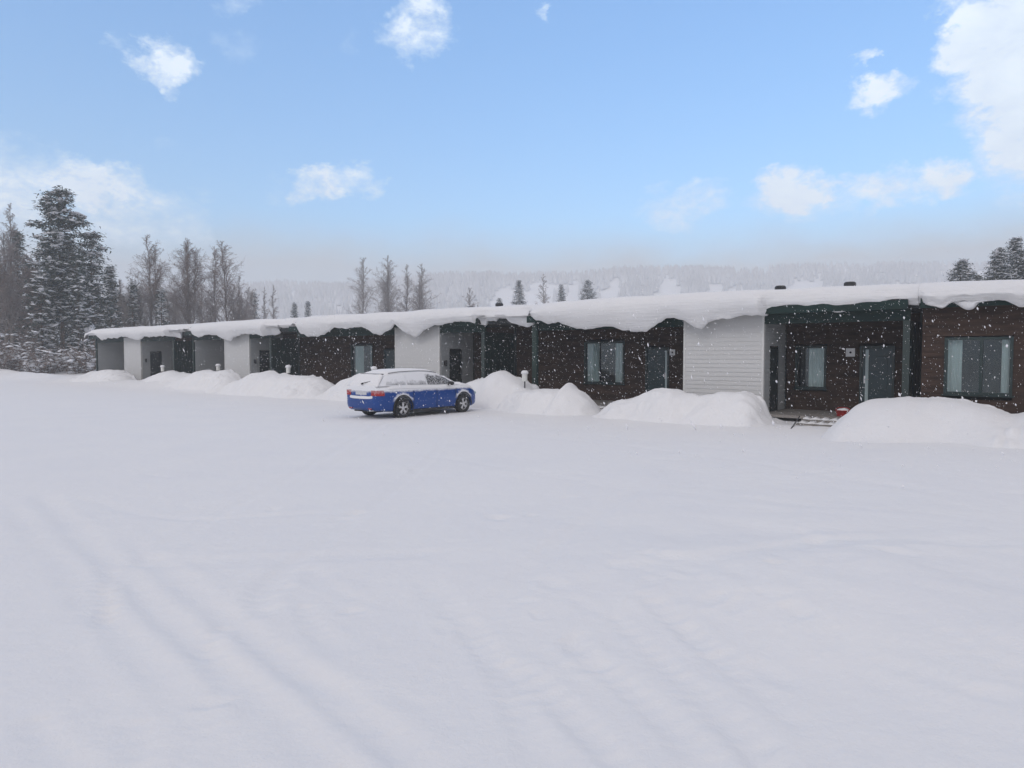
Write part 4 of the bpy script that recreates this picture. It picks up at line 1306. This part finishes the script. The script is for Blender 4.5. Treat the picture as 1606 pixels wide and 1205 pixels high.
def conifer(px, py_top, Y, label, seed, width_px, kind='pine', low=.25, dens=1.0, cover=.6, group='snow laden conifers of the wood', cl=.42, fine=9, trunk_r=None):
    R_ = random.Random(seed)
    X = (px - 803) / F * Y
    h = (558 - py_top) / F * Y + CAM_H
    gz = ground_z(X, Y) - .1
    root = empty('pine_tree' if kind == 'pine' else 'spruce_tree', (X, Y, gz), R_.uniform(0, 6), label, 'tree', group)
    half = width_px / 2 / F * Y
    path = [Vector((R_.gauss(0, .05), R_.gauss(0, .05), h * i / 10)) for i in range(11)]
    rad = [(trunk_r or .011 * h) * (1 - .9 * i / 10) + .015 for i in range(11)]
    trunk_mesh(path, rad, 9).build('trunk', M['pine_bark'], root, smooth=True)
    br = Branches(); cs, sz = [], []
    nl = int((58 if kind == 'pine' else 74) * dens * (h / 18) ** .5)
    for k in range(nl):
        t = low + (1 - low) * ((k + R_.random()) / nl) ** (1.0)
        if t > .995: t = .995
        if kind == 'pine':
            tt = (t - low) / (1 - low)
            shape = (min(1, .55 + tt * 1.8) * (1 - (max(0, tt - .80) / .20) ** 1.4 * .60)) * R_.uniform(.45, 1.12)
            if R_.random() < .10: shape *= .4
            up = R_.uniform(-.15, .45)
        else:
            tt = (t - low) / (1 - low)
            shape = (1 - tt) ** .85 * R_.uniform(.72, 1.15) + .05
            up = R_.uniform(-.35, .0) + .5 * tt
        ln = half * shape
        az = k * 2.399 + R_.uniform(-.5, .5)
        o_ = Vector((0, 0, h * t))
        dcur = Vector((math.cos(az), math.sin(az), up)).normalized()
        q = o_; m_ = max(3, int(ln / (cl * .62)))
        for j in range(m_):
            dn = (dcur + Vector((R_.gauss(0, .12), R_.gauss(0, .12), R_.gauss(-.04 if kind == 'pine' else .03, .08)))).normalized()
            q2 = q + dn * (ln / m_)
            br.seg(q, q2, (.035 * ln * (1 - j / m_) ** 1) * .6 + .012, (.035 * ln * (1 - (j + 1) / m_)) * .6 + .01)
            q = q2; dcur = dn
            if j >= (1 if kind == 'pine' else 0):
                side = Vector((-dn.y, dn.x, 0))
                wv = .38 * ln * (1 - j / m_) + .15
                for e in range(3 if kind == 'pine' else 3):
                    c = q + side * R_.uniform(-wv, wv) + Vector((0, 0, R_.gauss(0, .1)))
                    cs.append(tuple(c)); sz.append(cl * R_.uniform(.7, 1.3))
    # leader
    for j in range(5):
        cs.append((R_.gauss(0, .1), R_.gauss(0, .1), h * (.965 + .008 * j))); sz.append(cl * .6)
    br.build('branches', M['pine_bark'], root)
    V_, F_ = clump_arrays(cs, sz, R_, fine)
    V2, F2 = snow_patches(cs, sz, R_, cover)
    cr = np_mesh('crown', np.concatenate([V_, V2]), np.concatenate([F_, F2 + len(V_)]), M['needle'] if kind == 'pine' else M['needle2'], root)
    cr.data.materials.append(M['snow_tree'])
    cr.data.polygons.foreach_set('material_index', np.concatenate([np.zeros(len(F_), np.int32), np.ones(len(F2), np.int32)]))
    return root

# the tall snowy pines at the left
conifer(99, 312, 68, 'tallest snow laden pine of the photo, rising above all trees left of the terrace', 11, 74, 'pine', .30, 2.2, .42, cl=.60, fine=11)
conifer(147, 376, 72, 'shorter snowy pine close to the right of the tallest pine', 12, 50, 'pine', .24, 1.7, .42, cl=.56, fine=11)
conifer(68, 440, 66, 'small snow covered pine under the left side of the tallest pine', 13, 46, 'pine', .15, 1.5, .6, cl=.5)
conifer(125, 445, 67, 'low snowy pine between the trunks of the two tall pines', 14, 44, 'pine', .12, 1.5, .6, cl=.5)
conifer(176, 425, 80, 'thin frosted spruce right of the snowy pines', 15, 40, 'spruce', .1, 1.3, .35, cl=.5)
conifer(32, 372, 84, 'dark slim spruce behind the leftmost birch', 16, 62, 'spruce', .1, 1.5, .15, cl=.55)
conifer(-6, 400, 82, 'dark spruce cut off by the left edge of the photo', 17, 72, 'spruce', .1, 1.5, .2, cl=.55)
birch(17, 325, 76, 'tall frosted birch near the left edge of the photo', 21, 44, 2, 1.1, frost=True)
birch(-10, 345, 74, 'birch cut off by the left edge of the photo', 22, 50, 1, 1.1)
birch(46, 400, 78, 'bushy brown birch between the left edge and the tallest pine', 23, 46, 2, 1.2, low=.1)
birch(160, 470, 84, 'low bare birch below the shorter snowy pine', 24, 50, 2, .8, low=.05)
# the middle row behind the far end of the terrace
birch(247, 378, 92, 'forked bare birch standing alone above the left end roof', 31, 52, 2, .62, low=.38)
birch(300, 384, 94, 'bare birch with twin upright trunks left of the middle pair', 32, 56, 3, .7, low=.25)
birch(338, 395, 96, 'bare birch second from the right in the left group', 33, 36, 1, .8, low=.3)
birch(357, 388, 95, 'bare birch at the right end of the left group', 34, 50, 1, 1.0, low=.22)
for i, (px, py, wpx, lb) in enumerate([(200, 440, 44, 'frosted scrubby birch directly above the left end of the roof'), (228, 452, 50, 'low tangled birch below the forked bare birch'),
        (272, 456, 44, 'low tangled birch between the forked and the twin trunked birches'), (325, 458, 40, 'low bushy birch between the bare birch trunks'),
        (385, 462, 40, 'low bushy birch right of the left birch group'), (376, 440, 34, 'small leaning birch beside the right end of the left group')]):
    birch(px, py, 90 + i, lb, 41 + i, wpx, 3, .6, low=.05, frost=True, group='scrubby birches above the left roof')
for i, (px, py, Y, lb) in enumerate([(212, 448, 88, 'small snowy spruce among the scrub right of the tall pines'), (255, 462, 87, 'small spruce in front of the forked birch')]):
    conifer(px, py, Y, lb, 51 + i, 42, 'spruce', .05, .7, .35)
conifer(401, 464, 112, 'round grey spruce above the roof, right of the left birch group', 55, 24, 'spruce', .05, .8, .4, fine=7)
birch(415, 452, 112, 'slim pale birch, left one of two small ones above the roof', 56, 14, 1, .6, low=.25, frost=True)
birch(430, 450, 112, 'slim pale birch, right one of two small ones above the roof', 57, 18, 1, .6, low=.25, frost=True)
for i, (px, py, wpx, lb) in enumerate([(463, 480, 13, 'tiny round spruce above the roof, left of a pair'), (484, 477, 10, 'tiny slim spruce above the roof, right of a pair')]):
    conifer(px, py, 150, lb, 58 + i, wpx * 2.3, 'spruce', .02, 1.8, .4, cl=.42, fine=7, group='small spruces far behind the roof')
# the group of four in the middle
birch(570, 408, 120, 'frosted birch at the left end of the row of four behind the middle roof', 61, 36, 1, 1.0, low=.12, frost=True)
birch(608, 402, 122, 'tallest frosted birch of the row of four behind the middle roof', 62, 40, 2, 1.0, low=.12, frost=True)
birch(638, 416, 124, 'narrow frosted birch third in the row of four behind the middle roof', 63, 26, 1, 1.0, low=.12, frost=True)
birch(665, 414, 121, 'frosted birch at the right end of the row of four behind the middle roof', 64, 36, 2, 1.0, low=.1, frost=True)
birch(738, 453, 130, 'small bare birch right of the row of four', 65, 28, 2, .6, low=.1, frost=True)
for i, (px, py, wpx, lb, k) in enumerate([(783, 466, 8, 'tiny spruce behind the middle roof left of the ski runs', 's'), (814, 438, 15, 'slim dark spruce in front of the leftmost white ski run', 's'), (853, 430, 22, 'frosted birch in front of the ski runs', 'b'),
        (880, 445, 10, 'short slim spruce right of the frosted birch before the ski runs', 's'), (921, 438, 20, 'broad small spruce right of all others before the ski runs', 's')]):
    if k == 's': conifer(px, py + 3, 145, lb, 70 + i, wpx * 4.2, 'spruce', .02, 2.0, .4, cl=.38, fine=7, group='small spruces far behind the roof')
    else: birch(px, py, 140, lb, 70 + i, wpx, 1, .9, low=.1, frost=True)
# the spruces over the right roof
conifer(1503, 411, 62, 'snowy spruce top standing alone above the right roof', 81, 125, 'spruce', .12, 2.4, .7, group='snowy spruces above the right roof', cl=.32)
conifer(1562, 392, 64, 'snowy spruce beside the tallest one above the right roof', 82, 120, 'spruce', .12, 2.4, .7, group='snowy spruces above the right roof', cl=.32)
conifer(1588, 376, 66, 'tallest snowy spruce above the right roof by the photo edge', 83, 120, 'spruce', .12, 2.6, .7, group='snowy spruces above the right roof', cl=.32)
conifer(1527, 433, 63, 'low snowy spruce tip right of the lone one above the roof', 84, 100, 'spruce', .12, 2.0, .7, group='snowy spruces above the right roof', cl=.32)
conifer(1622, 400, 64, 'snowy spruce mostly beyond the right edge of the photo', 85, 110, 'spruce', .12, 2.2, .7, group='snowy spruces above the right roof', cl=.32)

# snowy bushes under the pines
def bush(px, Y, h, w, seed, label):
    R_ = random.Random(seed)
    X = (px - 803) / F * Y
    root = empty('snowy_bush', (X, Y, ground_z(X, Y) - .1), R_.uniform(0, 6), label, 'bush', 'snowy bushes at the edge of the wood')
    b_ = Branches(); cs, sz = [], []
    for k in range(46):
        az = R_.uniform(0, 2 * PI); lean = R_.uniform(.1, .9)
        p = Vector((R_.gauss(0, w * .12), R_.gauss(0, w * .12), 0)); d_ = Vector((math.cos(az) * lean, math.sin(az) * lean, 1)).normalized()
        L_ = h * R_.uniform(.5, 1.05)
        for j in range(5):
            q = p + d_ * (L_ / 5)
            b_.seg(p, q, .02, .018)
            for e in range(3):
                s_ = p.lerp(q, R_.random()); dd = Vector((R_.gauss(0, 1), R_.gauss(0, 1), R_.gauss(.2, .5))).normalized() * h * R_.uniform(.08, .2)
                b_.seg(s_, s_ + dd, .014, .008)
                if R_.random() < .36: cs.append(tuple(s_ + dd * .7)); sz.append(R_.choice((.14, .2, .3, .55)))
            p = q; d_ = (d_ + Vector((R_.gauss(0, .2), R_.gauss(0, .2), -.12))).normalized()
    b_.build('branches', M['twig'], root)
    V_, F_ = snow_patches(cs, sz, R_, 1.0)
    np_mesh('snow_cover', V_, F_, M['snow_tree'], root)
for i, (px, Y, h, w, lb) in enumerate([(8, 62, 4.2, 7, 'snowy bush at the left edge of the photo'), (40, 63, 3.2, 6, 'snowy bush second from the left edge, below the birches'), (66, 61, 2.4, 5, 'small snowy bush left of the tallest pine trunk'),
        (100, 64, 2.6, 6, 'snowy bush at the foot of the tallest pine'), (132, 62, 3.2, 5, 'snowy bush just left of the far end wall of the terrace'), (-22, 63, 5.5, 5, 'snowy bush just outside the left edge of the photo')]):
    bush(px, Y, h, w, 90 + i, lb)
# wood interior, trees deeper in
for i, (px, py, Y, k, lb) in enumerate([(85, 400, 92, 's', 'dark spruce deep in the wood behind the tallest pine'), (120, 410, 96, 's', 'dark spruce deep in the wood between the two tall pines'), (55, 430, 95, 's', 'dark spruce deep in the wood left of the tallest pine'),
        (10, 440, 90, 's', 'dark spruce low behind the leftmost bush'), (150, 455, 94, 's', 'spruce deep in the wood behind the far end wall'), (190, 470, 98, 's', 'low spruce deep in the wood right of the pines'), (-30, 430, 88, 's', 'spruce beyond the left edge of the photo')]):
    conifer(px, py, Y, lb, 110 + i, 70, 'spruce', .03, 1.4, .2, cl=.6, fine=9, group='spruces deep in the wood')

# ================================================================= FALLING SNOW
n = 17000
y = rng.uniform(0, 1, n)
s_ = rng.uniform(-50, 9, n)
d_ = -rng.uniform(0.3, 13, n)
near = rng.random(n) < .5
s_[near] = rng.uniform(-14, 8, near.sum())
pz = rng.uniform(.1, 3.35, n)
P0w = np.array([FP0.x, FP0.y, 0]); fsv = np.array(FS); fdv = np.array(FD)
C_ = P0w + s_[:, None] * fsv + d_[:, None] * fdv; C_[:, 2] = pz
dist = np.linalg.norm(C_ - np.array([0, 0, CAM_H]), axis=1)
keep = dist > 6
C_ = C_[keep]; n = len(C_)
r_ = rng.lognormal(math.log(.0033), .62, n).clip(.0022, .020)
el = rng.uniform(1.0, 2.4, n) * np.where(rng.random(n) < .06, 2.2, 1.0)
ax = np.stack([rng.normal(.40, .25, n), rng.normal(0, .2, n), -np.ones(n)], 1); ax /= np.linalg.norm(ax, axis=1, keepdims=True)
u = np.cross(ax, np.array([0, 1, 0])); u /= np.linalg.norm(u, axis=1, keepdims=True); w = np.cross(ax, u)
R1 = r_[:, None]
Vf = np.stack([C_ + ax * R1 * el[:, None], C_ + u * R1, C_ + w * R1, C_ - u * R1, C_ - w * R1, C_ - ax * R1 * el[:, None]], 1).reshape(-1, 3)
o = np.arange(n) * 6
Ff = np.concatenate([np.stack([o, o + 1 + k, o + 1 + (k + 1) % 4], 1) for k in range(4)] + [np.stack([o + 5, o + 1 + (k + 1) % 4, o + 1 + k], 1) for k in range(4)])
fl = np_mesh('falling_snow', Vf, Ff, M['flake'])
tag(fl, 'white snowflakes falling in the air in front of the terrace', 'snowfall', kind='stuff')

# ================================================================= HAZE
hz = MB().box((-760, -760, -2.6), (760, 760, 62)).build('haze', None) if False else None
me = bpy.data.meshes.new('haze')
mb = MB().box((-1200, -1200, -6), (1200, 1200, 122))
me.from_pydata(mb.v, [], mb.f)
m = bpy.data.materials.new('haze_air'); m.use_nodes = True
nt = m.node_tree
for nn in list(nt.nodes):
    if nn.type != 'OUTPUT_MATERIAL': nt.nodes.remove(nn)
pv = nt.nodes.new('ShaderNodeVolumePrincipled')
pv.inputs['Color'].default_value = (.90, .935, .965, 1)
HAZE_D = 0.0014
pv.inputs['Density'].default_value = HAZE_D
pv.inputs['Anisotropy'].default_value = 0.0
nt.links.new(pv.outputs['Volume'], nt.nodes['Material Output'].inputs['Volume'])
me.materials.append(m)
hz = bpy.data.objects.new('haze', me); COL.objects.link(hz)
hz['kind'] = 'stuff'; hz['label'] = 'pale snowy haze filling the air over the whole place'; hz['category'] = 'haze'

# ================================================================= WORLD
SUN_EL, SUN_AZ = 36.0, 215.0          # behind the viewer, to the left (azimuth clockwise from +Y)
w = bpy.data.worlds.new('World'); scene.world = w; w.use_nodes = True
nt = w.node_tree
bg = nt.nodes['Background']
sky = nd(nt, 'ShaderNodeTexSky', sky_type='NISHITA')
sky.sun_disc = False
sky.sun_elevation = math.radians(SUN_EL)
sky.sun_rotation = math.radians(SUN_AZ)
sky.altitude = 200; sky.air_density = 1.0; sky.dust_density = 0.6; sky.ozone_density = 1.0
SKY_S = 0.13
bg.inputs['Strength'].default_value = SKY_S
tc = nd(nt, 'ShaderNodeTexCoord')
sp = nd(nt, 'ShaderNodeSeparateXYZ'); nt.links.new(tc.outputs['Generated'], sp.inputs[0])
az = math_node(nt, 'ARCTAN2', sp.outputs[0], sp.outputs[1])
el = math_node(nt, 'ARCSINE', sp.outputs[2])
cmb = nd(nt, 'ShaderNodeCombineXYZ'); nt.links.new(az, cmb.inputs[0]); nt.links.new(el, cmb.inputs[1])
def cn(scale, detail, rough, dz=0.0, dist=0.0):
    n_ = nd(nt, 'ShaderNodeTexNoise'); n_.inputs['Scale'].default_value = scale; n_.inputs['Detail'].default_value = detail; n_.inputs['Roughness'].default_value = rough
    n_.inputs['Distortion'].default_value = dist
    mp = nd(nt, 'ShaderNodeMapping'); mp.inputs['Location'].default_value = (0, 0, dz); mp.inputs['Scale'].default_value = (1, 1.5, 1)
    nt.links.new(cmb.outputs[0], mp.inputs['Vector']); nt.links.new(mp.outputs[0], n_.inputs['Vector'])
    return n_.outputs['Fac']
n_big = cn(16, 9, .62, 1.3, .3)
n_fine = cn(60, 6, .6, 4.1, .2)
edge = math_node(nt, 'ADD', math_node(nt, 'MULTIPLY', math_node(nt, 'SUBTRACT', n_big, .5), 1.9), math_node(nt, 'MULTIPLY', math_node(nt, 'SUBTRACT', n_fine, .5), 1.2))
# cumulus seen in the photo: direction (px, py), half size, density
CL = [(258, 103, 40, 27, 1.0), (268, 133, 18, 20, .7), (655, 22, 58, 52, 1.05), (1572, 62, 60, 85, 1.5), (1590, 160, 62, 60, 1.05), (1650, 100, 90, 140, 1.6), (1380, 152, 44, 22, 1.0), (1368, 88, 17, 12, .8),
      (515, 284, 48, 22, 1.1), (570, 284, 38, 18, .7), (145, 298, 70, 36, 1.3), (60, 290, 60, 40, .8), (15, 300, 60, 60, .8), (195, 322, 55, 30, .8), (262, 350, 60, 40, .55), (120, 360, 130, 40, .7),
      (1240, 298, 54, 29, 1.3), (1190, 318, 45, 22, .7), (1065, 315, 62, 32, .75), (1375, 298, 58, 26, .85), (1475, 283, 42, 22, 1.0), (860, 8, 16, 12, .7), (190, 66, 14, 11, .4), (378, 75, 38, 24, .32), (440, 300, 40, 22, .3), (1290, 318, 60, 20, .5), (560, 50, 20, 30, .25), (240, 220, 25, 15, .3), (395, 2, 40, 14, .4), (320, 310, 25, 25, .3)]
wa = math_node(nt, 'ADD', az, math_node(nt, 'ADD', math_node(nt, 'MULTIPLY', math_node(nt, 'SUBTRACT', cn(11, 6, .6, 7.7), .5), .16), math_node(nt, 'MULTIPLY', math_node(nt, 'SUBTRACT', cn(45, 5, .65, 2.7), .5), .035)))
we = math_node(nt, 'ADD', el, math_node(nt, 'ADD', math_node(nt, 'MULTIPLY', math_node(nt, 'SUBTRACT', cn(11, 6, .6, 9.9), .5), .10), math_node(nt, 'MULTIPLY', math_node(nt, 'SUBTRACT', cn(45, 5, .65, 5.2), .5), .03)))
tot = None
for (px, py, hw, hh_, dn) in CL:
    d = ray(px, py).normalized()
    a0 = math.atan2(d.x, d.y); e0 = math.asin(d.z)
    da = math_node(nt, 'MULTIPLY', math_node(nt, 'SUBTRACT', wa, a0), F / hw * 1.15)
    de = math_node(nt, 'MULTIPLY', math_node(nt, 'SUBTRACT', we, e0), F / hh_ * 1.15)
    q = math_node(nt, 'ADD', math_node(nt, 'MULTIPLY', da, da), math_node(nt, 'MULTIPLY', de, de))
    v = math_node(nt, 'MULTIPLY', math_node(nt, 'SUBTRACT', 1.0, math_node(nt, 'MULTIPLY', q, .45)), dn)
    v = math_node(nt, 'MAXIMUM', v, 0.0)
    tot = v if tot is None else math_node(nt, 'MAXIMUM', tot, v)
# the rest of the sky, outside the photo, is broken cloud
side = math_node(nt, 'MULTIPLY', math_node(nt, 'SUBTRACT', math_node(nt, 'ABSOLUTE', az), .80), 3.0, True)
high = math_node(nt, 'MULTIPLY', math_node(nt, 'SUBTRACT', el, .62), 3.0, True)
rest = math_node(nt, 'MULTIPLY', math_node(nt, 'MAXIMUM', side, high), 1.35)
tot = math_node(nt, 'MAXIMUM', tot, rest)
shp = math_node(nt, 'MULTIPLY', tot, math_node(nt, 'ADD', 1.0, edge))
dens = math_node(nt, 'MULTIPLY', math_node(nt, 'SUBTRACT', shp, .16), 1.2, True)
dens = math_node(nt, 'POWER', dens, 1.35)
CLOUD = (8.0, 9.0, 9.9)
OVER = (6.0, 5.7, 5.95)
# cloud brightness varies softly with its own thickness
mixc = nd(nt, 'ShaderNodeMix', data_type='RGBA')
cc = nd(nt, 'ShaderNodeMix', data_type='RGBA')
cc.inputs['A'].default_value = (CLOUD[0] * .76, CLOUD[1] * .80, CLOUD[2] * .87, 1); cc.inputs['B'].default_value = (*CLOUD, 1)
nt.links.new(math_node(nt, 'MULTIPLY', math_node(nt, 'SUBTRACT', n_big, .3), 2.2, True), cc.inputs['Factor'])
nt.links.new(dens, mixc.inputs['Factor'])
hs_ = nd(nt, 'ShaderNodeMix', data_type='RGBA', blend_type='MULTIPLY'); hs_.inputs['Factor'].default_value = 1.0
hs_.inputs['B'].default_value = (1.08, 1.74, 2.12, 1)
nt.links.new(sky.outputs[0], hs_.inputs['A'])
# low sky dimmed by a painted gradient, and the grey snow cloud that lies along the horizon
dim = nd(nt, 'ShaderNodeMix', data_type='RGBA', blend_type='MULTIPLY')
nt.links.new(math_node(nt, 'MULTIPLY', math_node(nt, 'SUBTRACT', .50, el), 2.6, True), dim.inputs['Factor'])
dim.inputs['B'].default_value = (.74, .72, .70, 1)
nt.links.new(hs_.outputs['Result'], dim.inputs['A'])
murk = nd(nt, 'ShaderNodeMix', data_type='RGBA')
mk = math_node(nt, 'MULTIPLY', math_node(nt, 'SUBTRACT', math_node(nt, 'ADD', .200, math_node(nt, 'MULTIPLY', math_node(nt, 'SUBTRACT', cn(7, 5, .55, 3.3), .5), .06)), el), 13.0, True)
nt.links.new(math_node(nt, 'POWER', mk, 1.5), murk.inputs['Factor'])
nt.links.new(dim.outputs['Result'], murk.inputs['A']); murk.inputs['B'].default_value = (3.65, 4.15, 4.65, 1)
nt.links.new(murk.outputs['Result'], mixc.inputs['A'])
# cover over the rest of the sky: unseen snow cloud toned to neutralise the light
c2 = nd(nt, 'ShaderNodeMix', data_type='RGBA')
nt.links.new(math_node(nt, 'MAXIMUM', side, high), c2.inputs['Factor'])
nt.links.new(cc.outputs['Result'], c2.inputs['A']); c2.inputs['B'].default_value = (*OVER, 1)
nt.links.new(c2.outputs['Result'], mixc.inputs['B'])
nt.links.new(mixc.outputs['Result'], bg.inputs['Color'])

# ================================================================= SUN
sl = bpy.data.lights.new('sun', 'SUN'); sl.energy = 0.55; sl.angle = math.radians(20); sl.color = (1, .97, .94)
so = bpy.data.objects.new('sun', sl); COL.objects.link(so)
a = math.radians(SUN_AZ); e = math.radians(SUN_EL)
dirv = Vector((math.sin(a) * math.cos(e), math.cos(a) * math.cos(e), math.sin(e)))
so.rotation_euler = dirv.to_track_quat('Z', 'Y').to_euler()
so.location = dirv * 50

# ================================================================= CAMERA, RENDER
cd = bpy.data.cameras.new('camera'); cam = bpy.data.objects.new('camera', cd); COL.objects.link(cam)
cd.sensor_width = 36; cd.sensor_fit = 'HORIZONTAL'; cd.lens = F / 1606 * 36
cd.clip_end = 5000; cd.clip_start = .05
cam.location = (0, 0, CAM_H)
cam.rotation_euler = (PI / 2 - PITCH, 0, 0)
scene.camera = cam
scene.render.engine = 'CYCLES'
scene.cycles.use_denoising = True
scene.cycles.volume_bounces = 2
scene.cycles.max_bounces = 8
scene.cycles.transparent_max_bounces = 8
scene.cycles.volume_step_rate = 1
scene.view_settings.view_transform = 'Standard'
scene.view_settings.look = 'None'
scene.view_settings.exposure = 0.0
scene.view_settings.gamma = 1
